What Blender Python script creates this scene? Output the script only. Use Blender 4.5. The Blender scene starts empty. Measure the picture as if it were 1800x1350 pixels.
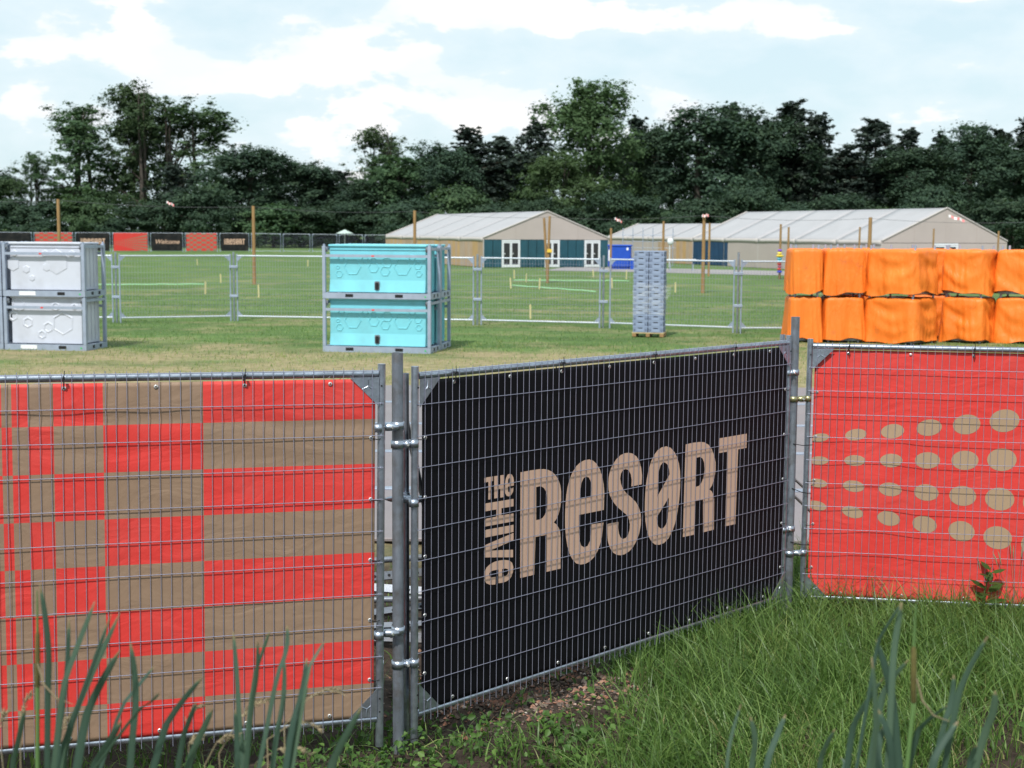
import bpy, bmesh, math, random
import numpy as np
from mathutils import Vector, Matrix, geometry as mgeo

random.seed(7)
RNG = np.random.default_rng(11)
SC = bpy.context.scene
COL = SC.collection
R = math.radians

# ------------------------------------------------------------------ camera
F = 2500.0                     # focal length in photograph pixels (1800 wide)
CAMZ = 2.75
PITCH = math.atan(270.0 / F)
ROLL = 0.0059
cd = bpy.data.cameras.new('camera')
cam = bpy.data.objects.new('camera', cd)
COL.objects.link(cam)
cd.sensor_width = 36.0
cd.lens = 36.0 * F / 1800.0
cd.clip_start = 0.1
cd.clip_end = 5000.0
CR = Matrix.Rotation(math.pi / 2 - PITCH, 3, 'X') @ Matrix.Rotation(ROLL, 3, 'Z')
CP = Vector((0, 0, CAMZ))
cam.matrix_world = Matrix.Translation(CP) @ CR.to_4x4()
cd.dof.use_dof = True
cd.dof.focus_distance = 8.6
cd.dof.aperture_fstop = 4.5
SC.camera = cam

# ------------------------------------------------------------------ light
SUN_DIR = Vector((-0.20, -0.58, 0.79)).normalized()     # towards the sun
SUN_EL = math.asin(SUN_DIR.z)
SUN_AZ = math.atan2(SUN_DIR.x, SUN_DIR.y)
ld = bpy.data.lights.new('sun', 'SUN')
ld.energy = 3.2
ld.angle = R(2.6)
ld.color = (1.0, 0.975, 0.935)
sun = bpy.data.objects.new('sun', ld)
COL.objects.link(sun)
sun.rotation_euler = (-SUN_DIR).to_track_quat('-Z', 'Y').to_euler()
sun.location = (0, 0, 50)

W = bpy.data.worlds.new('World')
SC.world = W
W.use_nodes = True
SC.view_settings.view_transform = 'Standard'
SC.view_settings.look = 'None'
SC.view_settings.exposure = 0.48
SC.view_settings.gamma = 1.0
SC.view_settings.use_curve_mapping = False
SC.cycles.max_bounces = 6
SC.cycles.diffuse_bounces = 3
SC.cycles.glossy_bounces = 3
SC.cycles.transmission_bounces = 3
SC.cycles.transparent_max_bounces = 6
SC.cycles.use_denoising = True


class NT:
    """tiny helper for node trees"""
    def __init__(self, tree):
        self.t = tree
    def n(self, typ, **kw):
        nd = self.t.nodes.new(typ)
        for k, v in kw.items():
            setattr(nd, k, v)
        return nd
    def l(self, a, b):
        self.t.links.new(a, b)
    def put(self, sock, v):
        if isinstance(v, bpy.types.NodeSocket):
            self.l(v, sock)
        elif v is not None:
            sock.default_value = v
    def math(self, op, a, b=None, c=None, clamp=False):
        nd = self.n('ShaderNodeMath', operation=op, use_clamp=clamp)
        self.put(nd.inputs[0], a)
        self.put(nd.inputs[1], b)
        if c is not None:
            self.put(nd.inputs[2], c)
        return nd.outputs[0]
    def noise(self, vec, scale, detail=4.0, rough=0.55, dist=0.0):
        nd = self.n('ShaderNodeTexNoise')
        if vec is not None:
            self.l(vec, nd.inputs['Vector'])
        nd.inputs['Scale'].default_value = scale
        nd.inputs['Detail'].default_value = detail
        nd.inputs['Roughness'].default_value = rough
        nd.inputs['Distortion'].default_value = dist
        return nd.outputs['Fac']
    def ramp(self, fac, stops):
        nd = self.n('ShaderNodeValToRGB')
        e = nd.color_ramp.elements
        while len(e) < len(stops):
            e.new(0.5)
        for i, (p, c) in enumerate(stops):
            e[i].position = p
            e[i].color = (c, c, c, 1) if isinstance(c, (int, float)) else (*c, 1)
        self.put(nd.inputs[0], fac)
        return nd.outputs[0]
    def mix(self, fac, a, b, blend='MIX'):
        nd = self.n('ShaderNodeMix', data_type='RGBA', blend_type=blend)
        self.put(nd.inputs[0], fac)
        for s, v in ((nd.inputs[6], a), (nd.inputs[7], b)):
            if isinstance(v, tuple) and len(v) == 3:
                v = (*v, 1)
            self.put(s, v)
        return nd.outputs[2]
    def mapping(self, vec, scale=(1, 1, 1), loc=(0, 0, 0)):
        nd = self.n('ShaderNodeMapping')
        self.l(vec, nd.inputs[0])
        nd.inputs['Scale'].default_value = scale
        nd.inputs['Location'].default_value = loc
        return nd.outputs[0]


def build_world():
    t = NT(W.node_tree)
    W.node_tree.nodes.clear()
    sky = t.n('ShaderNodeTexSky', sky_type='NISHITA')
    sky.sun_disc = False
    sky.sun_elevation = SUN_EL
    sky.sun_rotation = SUN_AZ
    sky.altitude = 0
    sky.air_density = 1.0
    sky.dust_density = 1.6
    sky.ozone_density = 1.0
    tc = t.n('ShaderNodeTexCoord')
    vec = tc.outputs['Generated']
    sep = t.n('ShaderNodeSeparateXYZ')
    t.l(vec, sep.inputs[0])
    x, y, z = sep.outputs
    # cumulus: noise on the direction sphere, flattened vertically
    m = t.mapping(vec, (14, 14, 30), (3.1, 1.7, 0.4))
    n1 = t.noise(m, 1.0, 10, 0.56, 0.1)
    m2 = t.mapping(vec, (2.6, 2.6, 7.0), (0.3, 5.2, 1.4))
    n2 = t.noise(m2, 1.0, 3, 0.5)
    # individual cloud banks, by direction (tangent of azimuth / elevation)
    ysafe = t.math('MAXIMUM', y, 0.05)
    ta = t.math('DIVIDE', x, ysafe)
    te = t.math('DIVIDE', z, ysafe)
    total = None
    for (px, py, rx, ry, amp) in CLOUDS:
        d = CR @ Vector(((px - 900) / F, -(py - 675) / F, -1))
        ca, ce = d.x / d.y, d.z / d.y
        dx = t.math('MULTIPLY', t.math('SUBTRACT', ta, ca), F / rx)
        dy = t.math('MULTIPLY', t.math('SUBTRACT', te, ce), F / ry)
        q = t.math('ADD', t.math('MULTIPLY', dx, dx), t.math('MULTIPLY', dy, dy))
        g = t.math('MULTIPLY', t.math('POWER', 2.718, t.math('MULTIPLY', q, -1.25)), amp)
        total = g if total is None else t.math('ADD', total, g)
    front = t.math('GREATER_THAN', y, 0.05)
    total = t.math('MULTIPLY', t.math('MINIMUM', t.math('MULTIPLY', total, 0.82), 0.30), front)
    s = t.math('ADD', t.math('MULTIPLY', n1, 1.15), t.math('MULTIPLY', n2, 0.22))
    s = t.math('ADD', s, total)
    cloud = t.ramp(s, [(0.80, 0.0), (0.85, 0.75), (0.94, 1.0)])
    veil = t.ramp(s, [(0.55, 0.0), (0.85, 0.6)])
    up = t.math('GREATER_THAN', z, -0.02)
    cloud = t.math('MULTIPLY', cloud, up)
    veil = t.math('MULTIPLY', veil, up)
    # grey-blue undersides where the bank thins downwards
    m3 = t.mapping(vec, (9, 9, 24), (3.1, 1.7, 0.78))
    n3 = t.noise(m3, 1.0, 5, 0.5, 0.15)
    shade = t.ramp(n3, [(0.42, 0.0), (0.62, 1.0)])
    ccol = t.mix(shade, (8.2, 8.6, 9.0), (9.6, 9.3, 9.1))
    base = t.mix(0.80, sky.outputs[0], (6.6, 8.2, 8.8))     # thin high overcast over the blue
    c1 = t.mix(veil, base, (7.7, 8.5, 8.9))
    c2 = t.mix(cloud, c1, ccol)
    bg = t.n('ShaderNodeBackground')
    t.l(c2, bg.inputs[0])
    bg.inputs[1].default_value = 0.085
    out = t.n('ShaderNodeOutputWorld')
    t.l(bg.outputs[0], out.inputs[0])


CLOUDS = [  # photo px, py, radii px, amount
    (1080, 20, 330, 45, .40), (800, 0, 150, 40, .3), (1330, 40, 130, 40, .25), (330, 135, 110, 40, .30), (230, 90, 100, 40, .3), (450, 130, 130, 36, .32), (600, 95, 90, 55, .38),
    (60, 85, 90, 30, .3), (540, 225, 60, 26, .33), (730, 100, 40, 22, .2), (820, 180, 170, 42, .42), (1180, 165, 100, 42, .36), (1720, 120, 70, 14, .24),
    (1690, 0, 120, 10, .2), (30, 180, 40, 50, .2), (1600, 190, 160, 30, .16), (170, 200, 100, 40, .22), (1100, 110, 200, 20, .12),
]
build_world()


# ------------------------------------------------------------------ projection helpers (pixels of the photograph -> places)
def ray(px, py):
    return CR @ Vector(((px - 900) / F, -(py - 675) / F, -1))
def at(px, py, Y):
    d = ray(px, py)
    return CP + d * (Y / d.y)
def ground(px, py, z=0.0):
    d = ray(px, py)
    return CP + d * ((z - CAMZ) / d.z)
def topix(p):
    q = CR.transposed() @ (Vector(p) - CP)
    return 900 + F * q.x / -q.z, 675 - F * q.y / -q.z


# ------------------------------------------------------------------ objects
def tag(o, label=None, cat=None, group=None, kind=None):
    if label: o['label'] = label
    if cat: o['category'] = cat
    if group: o['group'] = group
    if kind: o['kind'] = kind
    return o
def thing(name, label, cat, loc=(0, 0, 0), rz=0.0, group=None):
    o = bpy.data.objects.new(name, None)
    o.empty_display_size = 0.2
    COL.objects.link(o)
    o.location = loc
    o.rotation_euler = (0, 0, rz)
    return tag(o, label, cat, group)
def link(name, me, parent=None, loc=None, rot=None, scale=None):
    o = bpy.data.objects.new(name, me)
    COL.objects.link(o)
    if parent is not None: o.parent = parent
    if loc is not None: o.location = loc
    if rot is not None: o.rotation_euler = rot
    if scale is not None: o.scale = scale
    return o
CHILD = {}
def copy_tree(o, parent=None):
    c = o.copy()
    COL.objects.link(c)
    if parent is not None: c.parent = parent
    for ch in list(o.children):
        copy_tree(ch, c)
    return c


class MB:
    """collects simple shapes into one mesh"""
    def __init__(self):
        self.v, self.f, self.m, self.sm = [], [], [], []
    def add(self, vs, fs, mat=0, smooth=False):
        b = len(self.v)
        self.v.extend([tuple(p) for p in vs])
        for f in fs:
            self.f.append(tuple(i + b for i in f))
            self.m.append(mat)
            self.sm.append(smooth)
    def box(self, x0, x1, y0, y1, z0, z1, mat=0, b=0.0):
        if b <= 0:
            vs = [(x, y, z) for z in (z0, z1) for x, y in ((x0, y0), (x1, y0), (x1, y1), (x0, y1))]
            fs = [(3, 2, 1, 0), (4, 5, 6, 7), (0, 1, 5, 4), (1, 2, 6, 5), (2, 3, 7, 6), (3, 0, 4, 7)]
            self.add(vs, fs, mat)
        else:
            # chamfered in plan and at top/bottom
            def ring(i, z):
                return [(x0 + i + b, y0 + i, z), (x1 - i - b, y0 + i, z), (x1 - i, y0 + i + b, z), (x1 - i, y1 - i - b, z),
                        (x1 - i - b, y1 - i, z), (x0 + i + b, y1 - i, z), (x0 + i, y1 - i - b, z), (x0 + i, y0 + i + b, z)]
            vs = ring(b, z0) + ring(0, z0 + b) + ring(0, z1 - b) + ring(b, z1)
            fs = [tuple(range(7, -1, -1)), tuple(range(24, 32))]
            for k in range(3):
                for i in range(8):
                    j = (i + 1) % 8
                    fs.append((k * 8 + i, k * 8 + j, k * 8 + 8 + j, k * 8 + 8 + i))
            self.add(vs, fs, mat)
        return self
    def tube(self, pts, r, n=10, mat=0, cap=True, smooth=True):
        pts = [Vector(p) for p in pts]
        rs = r if isinstance(r, (list, tuple)) else [r] * len(pts)
        vs, fs = [], []
        ref = None
        for i, p in enumerate(pts):
            t = (pts[min(i + 1, len(pts) - 1)] - pts[max(i - 1, 0)]).normalized()
            if ref is None:
                ref = Vector((1, 0, 0)) if abs(t.x) < 0.8 else Vector((0, 1, 0))
            a = (ref - t * ref.dot(t)).normalized()
            ref = a
            b = t.cross(a)
            for k in range(n):
                w = 2 * math.pi * k / n
                vs.append(p + (a * math.cos(w) + b * math.sin(w)) * rs[i])
        for i in range(len(pts) - 1):
            for k in range(n):
                j = (k + 1) % n
                fs.append((i * n + k, i * n + j, i * n + n + j, i * n + n + k))
        self.add(vs, fs, mat, smooth)
        if cap:
            self.add([vs[k] for k in range(n)], [tuple(range(n - 1, -1, -1))], mat)
            self.add([vs[-n + k] for k in range(n)], [tuple(range(n))], mat)
        return self
    def prism(self, poly, h0, h1, axis='y', mat=0):
        """extrude a 2D polygon (list of (a,b)) along an axis"""
        def P(a, b, h):
            return {'y': (a, h, b), 'z': (a, b, h), 'x': (h, a, b)}[axis]
        n = len(poly)
        vs = [P(a, b, h0) for a, b in poly] + [P(a, b, h1) for a, b in poly]
        fs = [tuple(range(n)), tuple(range(2 * n - 1, n - 1, -1))]
        for i in range(n):
            j = (i + 1) % n
            fs.append((j, i, n + i, n + j))
        self.add(vs, fs, mat)
        return self
    def sphere(self, c, r, n=8, mat=0):
        c = Vector(c)
        rr = r if isinstance(r, (tuple, list)) else (r, r, r)
        vs, fs = [], []
        m = max(4, n // 2)
        for i in range(m + 1):
            th = math.pi * i / m
            for k in range(n):
                ph = 2 * math.pi * k / n
                vs.append((c.x + rr[0] * math.sin(th) * math.cos(ph), c.y + rr[1] * math.sin(th) * math.sin(ph), c.z + rr[2] * math.cos(th)))
        for i in range(m):
            for k in range(n):
                j = (k + 1) % n
                fs.append((i * n + k, i * n + n + k, i * n + n + j, i * n + j))
        self.add(vs, fs, mat, True)
        return self
    def mesh(self, name, mats, fix=True):
        me = bpy.data.meshes.new(name)
        me.from_pydata(self.v, [], self.f)
        for m in (mats if isinstance(mats, (list, tuple)) else [mats]):
            me.materials.append(m)
        me.polygons.foreach_set('material_index', self.m)
        me.polygons.foreach_set('use_smooth', self.sm)
        if fix:
            bm = bmesh.new(); bm.from_mesh(me)
            bmesh.ops.recalc_face_normals(bm, faces=bm.faces)
            bm.to_mesh(me); bm.free()
        me.update()
        return me
    def build(self, name, mats, parent=None, loc=None, rot=None, fix=True):
        return link(name, self.mesh(name, mats, fix), parent, loc, rot)


def big_mesh(name, verts, faces, mat, tint=None, smooth=False):
    """numpy mesh: verts (n,3), faces (m,k) ints of one size"""
    me = bpy.data.meshes.new(name)
    n, (m, k) = len(verts), faces.shape
    me.vertices.add(n)
    me.vertices.foreach_set('co', verts.astype(np.float32).ravel())
    me.loops.add(m * k)
    me.loops.foreach_set('vertex_index', faces.astype(np.int32).ravel())
    me.polygons.add(m)
    me.polygons.foreach_set('loop_start', np.arange(0, m * k, k, dtype=np.int32))
    me.polygons.foreach_set('use_smooth', np.full(m, smooth))
    if tint is not None:
        a = me.attributes.new('tint', 'FLOAT', 'POINT')
        a.data.foreach_set('value', tint.astype(np.float32))
    me.materials.append(mat)
    me.update(calc_edges=True)
    me.validate()
    return me


# ------------------------------------------------------------------ materials
def mat(name, color, rough=0.6, metal=0.0, spec=0.4, vary=0.0, vscale=6.0, bump=0.0, bscale=40.0, detail=4, stretch=(1, 1, 1), dark=None, dirt=0.0, dscale=2.5):
    m = bpy.data.materials.new(name)
    m.use_nodes = True
    t = NT(m.node_tree)
    p = m.node_tree.nodes['Principled BSDF']
    p.inputs['Roughness'].default_value = rough
    p.inputs['Metallic'].default_value = metal
    p.inputs['Specular IOR Level'].default_value = spec
    tc = t.n('ShaderNodeTexCoord').outputs['Object']
    col = (*color, 1)
    if vary or dirt:
        mp = t.mapping(tc, stretch)
        c2 = tuple(c * (1 - vary) for c in color) if dark is None else dark
        n = t.noise(mp, vscale, detail, 0.6)
        col = t.mix(t.ramp(n, [(0.32, 0.0), (0.68, 1.0)]), c2, color)
        if dirt:
            n2 = t.noise(tc, dscale, 5, 0.65)
            col = t.mix(t.math('MULTIPLY', t.ramp(n2, [(0.47, 0.0), (0.66, 1.0)]), dirt), col, (0.115, 0.09, 0.062))
        t.l(col, p.inputs['Base Color'])
    else:
        p.inputs['Base Color'].default_value = col
    if bump:
        b = t.n('ShaderNodeBump')
        b.inputs['Strength'].default_value = bump
        b.inputs['Distance'].default_value = 0.01
        t.l(t.noise(t.mapping(tc, stretch), bscale, 5, 0.6), b.inputs['Height'])
        t.l(b.outputs[0], p.inputs['Normal'])
    return m


def leaf_mat(name, stops, trans=0.35, rough=0.6, objvar=0.25, spec=0.08):
    """foliage: colour from the per-leaf tint attribute, a little different on each plant"""
    m = bpy.data.materials.new(name)
    m.use_nodes = True
    m.node_tree.nodes.clear()
    t = NT(m.node_tree)
    a = t.n('ShaderNodeAttribute', attribute_name='tint')
    col = t.ramp(a.outputs['Fac'], stops)
    info = t.n('ShaderNodeObjectInfo')
    hsv = t.n('ShaderNodeHueSaturation')
    t.l(col, hsv.inputs['Color'])
    t.l(t.math('MULTIPLY_ADD', info.outputs['Random'], 0.03, 0.485), hsv.inputs['Hue'])
    t.l(t.math('MULTIPLY_ADD', info.outputs['Random'], objvar, 1 - objvar / 2), hsv.inputs['Value'])
    d = t.n('ShaderNodeBsdfPrincipled')
    t.l(hsv.outputs[0], d.inputs['Base Color'])
    d.inputs['Roughness'].default_value = rough
    d.inputs['Specular IOR Level'].default_value = spec
    tr = t.n('ShaderNodeBsdfTranslucent')
    t.l(t.mix(1.0, hsv.outputs[0], (1.1, 1.25, 0.6), 'MULTIPLY'), tr.inputs[0])
    mx = t.n('ShaderNodeMixShader')
    mx.inputs[0].default_value = trans
    t.l(d.outputs[0], mx.inputs[1]); t.l(tr.outputs[0], mx.inputs[2])
    o = t.n('ShaderNodeOutputMaterial')
    t.l(mx.outputs[0], o.inputs[0])
    return m


GALV = mat('galvanised_steel', (0.50, 0.555, 0.64), 0.33, 0.88, 0.5, vary=0.35, vscale=22, bump=0.06, bscale=60, dirt=0.22, dscale=5)
GALV_OLD = mat('weathered_steel', (0.29, 0.32, 0.37), 0.48, 0.6, 0.5, vary=0.45, vscale=14, bump=0.12, bscale=70, stretch=(1, 1, .35), dirt=0.65, dscale=7)
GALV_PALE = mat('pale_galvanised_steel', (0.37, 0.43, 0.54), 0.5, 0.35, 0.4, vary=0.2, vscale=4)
WIRE = mat('wire_steel', (0.33, 0.335, 0.43), 0.42, 0.45, 0.5, vary=0.15, vscale=9)
RAIL_SKY = mat('sky_bright_rail_steel', (0.58, 0.63, 0.70), 0.4, 0.25, 0.5, vary=0.12, vscale=4)  # sky reflection on the rails put into a paler base colour
OLIVE = mat('passivated_steel', (0.33, 0.31, 0.17), 0.35, 0.7, 0.5, vary=0.3, vscale=30)
BLACKP = mat('black_plastic', (0.012, 0.012, 0.014), 0.4)
DARKHOLE = mat('dark_recess', (0.010, 0.010, 0.011), 0.8)  # near-black paints the shade of holes, slots and pockets; also colours the tap
EYELET = mat('nickel_eyelet', (0.72, 0.72, 0.70), 0.25, 0.7)
WOODPOLE = mat('pole_wood', (0.34, 0.20, 0.085), 0.75, vary=0.3, vscale=9, stretch=(1, 1, .15), bump=0.1)
WOODPALE = mat('pale_wood', (0.55, 0.43, 0.22), 0.75, vary=0.25, vscale=9)
TENTW = mat('tent_roof_vinyl', (0.375, 0.365, 0.372), 0.45, vary=0.07, vscale=0.6, dirt=0.05, dscale=.8)
TENTG = mat('tent_canvas', (0.43, 0.37, 0.34), 0.6, vary=0.08, vscale=0.5)
TENTV = mat('tent_valance', (0.46, 0.425, 0.40), 0.6, vary=0.06, vscale=1)
TEALP = mat('teal_panel', (0.020, 0.085, 0.115), 0.4, vary=0.3, vscale=1.5)
BLUEP = mat('blue_panel', (0.013, 0.055, 0.13), 0.4, vary=0.3, vscale=1.5)
WHITEF = mat('white_frame', (0.66, 0.68, 0.70), 0.4)
GLASS = mat('dark_glass', (0.03, 0.03, 0.035), 0.08, spec=0.7)
BOARDS = [mat('board_wood_a', (0.47, 0.325, 0.22), 0.7, vary=0.2, vscale=6, stretch=(1, 1, .2)), mat('board_wood_b', (0.50, 0.32, 0.15), 0.7, vary=0.2, vscale=6, stretch=(1, 1, .2)),
          mat('board_wood_c', (0.44, 0.33, 0.245), 0.7, vary=0.2, vscale=6, stretch=(1, 1, .2)), mat('board_wood_d', (0.42, 0.30, 0.20), 0.7, vary=0.25, vscale=6, stretch=(1, 1, .2))]
WHITEBOX = mat('white_plastic', (0.54, 0.57, 0.65), 0.42, vary=0.07, vscale=2, dirt=0.14, dscale=1.7)
TEALBOX = mat('turquoise_plastic', (0.19, 0.57, 0.66), 0.42, vary=0.08, vscale=2, dirt=0.12, dscale=1.7)
STICKER = mat('white_sticker', (0.74, 0.75, 0.76), 0.5)
REDST = mat('red_sticker', (0.7, 0.06, 0.05), 0.5)
GREENST = mat('green_sticker', (0.05, 0.45, 0.12), 0.5)
CRATE = mat('grey_crate_plastic', (0.275, 0.335, 0.47), 0.5, vary=0.12, vscale=5)
CRATE_SHADE = mat('grey_crate_shade', (0.10, 0.125, 0.19), 0.6)  # darker copy of the crate grey, recess shade painted on flat boxes
BLUEBIN = mat('blue_plastic', (0.014, 0.075, 0.44), 0.4, vary=0.12, vscale=3)
TAPE_GREEN = mat('green_tape', (0.30, 0.60, 0.32), 0.6)
ROPE = mat('rope_grey', (0.12, 0.12, 0.13), 0.7)


def film_mat():
    m = bpy.data.materials.new('stretch_film')
    m.use_nodes = True
    p = m.node_tree.nodes['Principled BSDF']
    t = NT(m.node_tree)
    p.inputs['Base Color'].default_value = (0.8, 0.83, 0.86, 1)
    p.inputs['Roughness'].default_value = 0.25
    tc = t.n('ShaderNodeTexCoord').outputs['Object']
    n = t.noise(t.mapping(tc, (1, 1, 5)), 4.0, 4, 0.6, 0.6)
    t.l(t.ramp(n, [(0.45, 0.03), (0.68, 0.38)]), p.inputs['Alpha'])
    return m
FILM = film_mat()


def vinyl(name, build, relief=1.0, sheen=.35, rough=.5):
    """printed banner cloth: build(t, uv) gives the print colour; fine weave and creases as relief"""
    m = bpy.data.materials.new(name)
    m.use_nodes = True
    t = NT(m.node_tree)
    p = m.node_tree.nodes['Principled BSDF']
    p.inputs['Roughness'].default_value = rough
    p.inputs['Specular IOR Level'].default_value = sheen
    tc = t.n('ShaderNodeTexCoord')
    uv = tc.outputs['UV']; ob = tc.outputs['Object']
    col = build(t, uv)
    n = t.noise(ob, 3.0, 6, 0.6)
    if sheen > .2: col = t.mix(t.math('MULTIPLY', t.ramp(n, [(0.45, 0.0), (0.8, 1.0)]), 0.10), col, (0.35, 0.28, 0.24))
    t.l(col, p.inputs['Base Color'])
    if not relief: return m
    b = t.n('ShaderNodeBump')
    b.inputs['Strength'].default_value = 0.6 * relief
    b.inputs['Distance'].default_value = 0.014
    cr = t.noise(t.mapping(ob, (2.2, 1, 5.0)), 1.6, 5, 0.5, 0.9)
    t.l(cr, b.inputs['Height'])
    t.l(b.outputs[0], p.inputs['Normal'])
    return m


RED = (0.62, 0.044, 0.036)
TAN = (0.265, 0.175, 0.115)
BLACKC = (0.0045, 0.0045, 0.006)
def checker(cols, rows, flip):
    def f(t, uv):
        s = t.n('ShaderNodeSeparateXYZ'); t.l(uv, s.inputs[0])
        tot = float(flip)
        for c in cols: tot = t.math('ADD', t.math('GREATER_THAN', s.outputs[0], c), tot)
        for r in rows: tot = t.math('ADD', t.math('GREATER_THAN', s.outputs[1], r), tot)
        return t.mix(t.math('MODULO', tot, 2.0), RED, TAN)
    return f
def plain(c):
    return lambda t, uv: t.mix(0.0, c, c)
def rays(t, uv):
    """red with bands of tan dots fanning out to the right"""
    s = t.n('ShaderNodeSeparateXYZ'); t.l(uv, s.inputs[0])
    u, v = s.outputs[0], s.outputs[1]
    w = t.math('DIVIDE', t.math('SUBTRACT', v, 0.45), t.math('ADD', t.math('MULTIPLY', u, 0.85), 0.12))
    band = t.math('SINE', t.math('MULTIPLY', w, 34.0))
    cols = t.math('SINE', t.math('MULTIPLY', u, 95.0))
    on = t.math('GREATER_THAN', t.math('ADD', band, t.math('MULTIPLY', cols, 0.55)), t.math('MULTIPLY_ADD', u, -1.15, 1.05))
    inside = t.math('LESS_THAN', t.math('ABSOLUTE', w), 0.55)
    return t.mix(t.math('MULTIPLY', on, inside), RED, TAN)


# ------------------------------------------------------------------ ground
def smooth(a, b, x):
    q = np.clip((x - a) / (b - a), 0, 1)
    return q * q * (3 - 2 * q)
def ground_z(x, y):
    """gently uneven field; a ditch between the camera's bank and the fence"""
    x = np.asarray(x, float); y = np.asarray(y, float)
    ditch = -0.85 * (1 - smooth(5.0, 7.1 + 0.15 * np.sin(x * 1.3), y)) * smooth(1.2, 2.8, y)
    bank = 1.1 * (1 - smooth(-0.5, 1.9, y))
    near = (1 - smooth(14, 20, y))
    rough = (0.018 * np.sin(x * 5.1 + 1.3 * np.sin(y * 3.7)) + 0.014 * np.sin(y * 7.3 + x * 2.1) + 0.008 * np.sin(x * 17 + y * 13)) * near
    rise = .33 * smooth(112, 134, y) * (1 - .5 * smooth(-24, -10, x)) * (1 - smooth(-12, -8, x))
    return ditch + bank + rough + rise
def gz(x, y):
    return float(ground_z(x, y))


def ground_mat():
    m = bpy.data.materials.new('field_ground')
    m.use_nodes = True
    t = NT(m.node_tree)
    p = m.node_tree.nodes['Principled BSDF']
    p.inputs['Roughness'].default_value = 0.9
    p.inputs['Specular IOR Level'].default_value = 0.15
    pos = t.n('ShaderNodeNewGeometry').outputs['Position']
    s = t.n('ShaderNodeSeparateXYZ'); t.l(pos, s.inputs[0])
    # grass field: greens, dry mown patches streaked along x, bare spots
    fine = t.noise(pos, 5.0, 6, 0.7)
    mid = t.noise(t.mapping(pos, (0.55, 0.62, 1)), 0.8, 8, 0.68)
    big = t.noise(t.mapping(pos, (0.10, 0.16, 1)), 1.0, 4, 0.55)
    green = t.mix(t.ramp(fine, [(0.25, 0.0), (0.75, 1.0)]), (0.060, 0.115, 0.030), (0.175, 0.262, 0.082))
    dry = t.mix(t.ramp(fine, [(0.3, 0.0), (0.7, 1.0)]), (0.19, 0.165, 0.080), (0.42, 0.34, 0.20))
    k = t.math('ADD', t.math('MULTIPLY', mid, 0.75), t.math('MULTIPLY', big, 0.45))
    near_dry = t.math('SUBTRACT', 1.0, t.math('MULTIPLY', t.math('SUBTRACT', s.outputs[1], 28.5), 1 / 8.0), clamp=True)
    k = t.math('ADD', k, t.math('MULTIPLY', near_dry, 0.20))
    far_green = t.math('MULTIPLY', t.math('SUBTRACT', s.outputs[1], 45.0), 1 / 60.0, clamp=True)
    k = t.math('SUBTRACT', k, t.math('MULTIPLY', far_green, 0.05))
    worn = t.noise(t.mapping(pos, (0.16, 0.75, 1)), 1.0, 5, 0.6)
    green = t.mix(t.ramp(worn, [(0.42, 0.55), (0.60, 0.0)]), green, (0.045, 0.085, 0.026))
    field = t.mix(t.ramp(k, [(0.60, 0.0), (0.80, 1.0)]), green, dry)
    # churned soil by the fence and in the ditch
    sn = t.noise(pos, 14.0, 7, 0.7)
    soil = t.mix(t.ramp(sn, [(0.3, 0.0), (0.7, 1.0)]), (0.020, 0.014, 0.010), (0.085, 0.062, 0.048))
    edge = t.math('ADD', s.outputs[1], t.math('MULTIPLY', t.noise(pos, 0.8, 4, 0.6), 3.0))
    zone = t.math('MULTIPLY', t.math('SUBTRACT', edge, 12.8), 1 / 1.5, clamp=True)
    t.l(t.mix(zone, soil, field), p.inputs['Base Color'])
    b = t.n('ShaderNodeBump')
    b.inputs['Strength'].default_value = 0.8
    b.inputs['Distance'].default_value = 0.06
    t.l(t.noise(pos, 9.0, 7, 0.75), b.inputs['Height'])
    t.l(b.outputs[0], p.inputs['Normal'])
    return m

def build_ground():
    xs = np.unique(np.concatenate([np.linspace(-900, -60, 15), np.linspace(-60, -6, 28), np.linspace(-6, 8, 141), np.linspace(8, 60, 27), np.linspace(60, 900, 15)]))
    ys = np.unique(np.concatenate([np.linspace(-60, -2, 8), np.linspace(-2, 13, 151), np.linspace(13, 60, 48), np.linspace(60, 300, 25), np.linspace(300, 2600, 12)]))
    X, Y = np.meshgrid(xs, ys)
    Z = ground_z(X, Y)
    V = np.stack([X, Y, Z], -1).reshape(-1, 3)
    nx = len(xs)
    i, j = np.meshgrid(np.arange(len(ys) - 1), np.arange(nx - 1), indexing='ij')
    a = (i * nx + j).ravel()
    Fc = np.stack([a, a + 1, a + nx + 1, a + nx], -1)
    tag(link('ground', big_mesh('ground', V, Fc, ground_mat(), smooth=True)), kind='structure')
build_ground()

# grey gravel road in front of the marquees
def strip(name, pts, z, m):
    me = bpy.data.meshes.new(name)
    me.from_pydata([(x, y, z) for x, y in pts], [], [tuple(range(len(pts)))])
    me.materials.append(m)
    o = link(name, me)
    return tag(o, kind='structure')
ROADM = mat('gravel_road', (0.30, 0.28, 0.275), 0.9, vary=0.2, vscale=1.5, bump=0.3, bscale=9)
strip('road', [(2.0, 98.5), (7.5, 96.5), (16, 91.0), (60, 86), (60, 92), (24, 97.5), (9, 107.5), (4, 108)], 0.012, ROADM)

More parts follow.
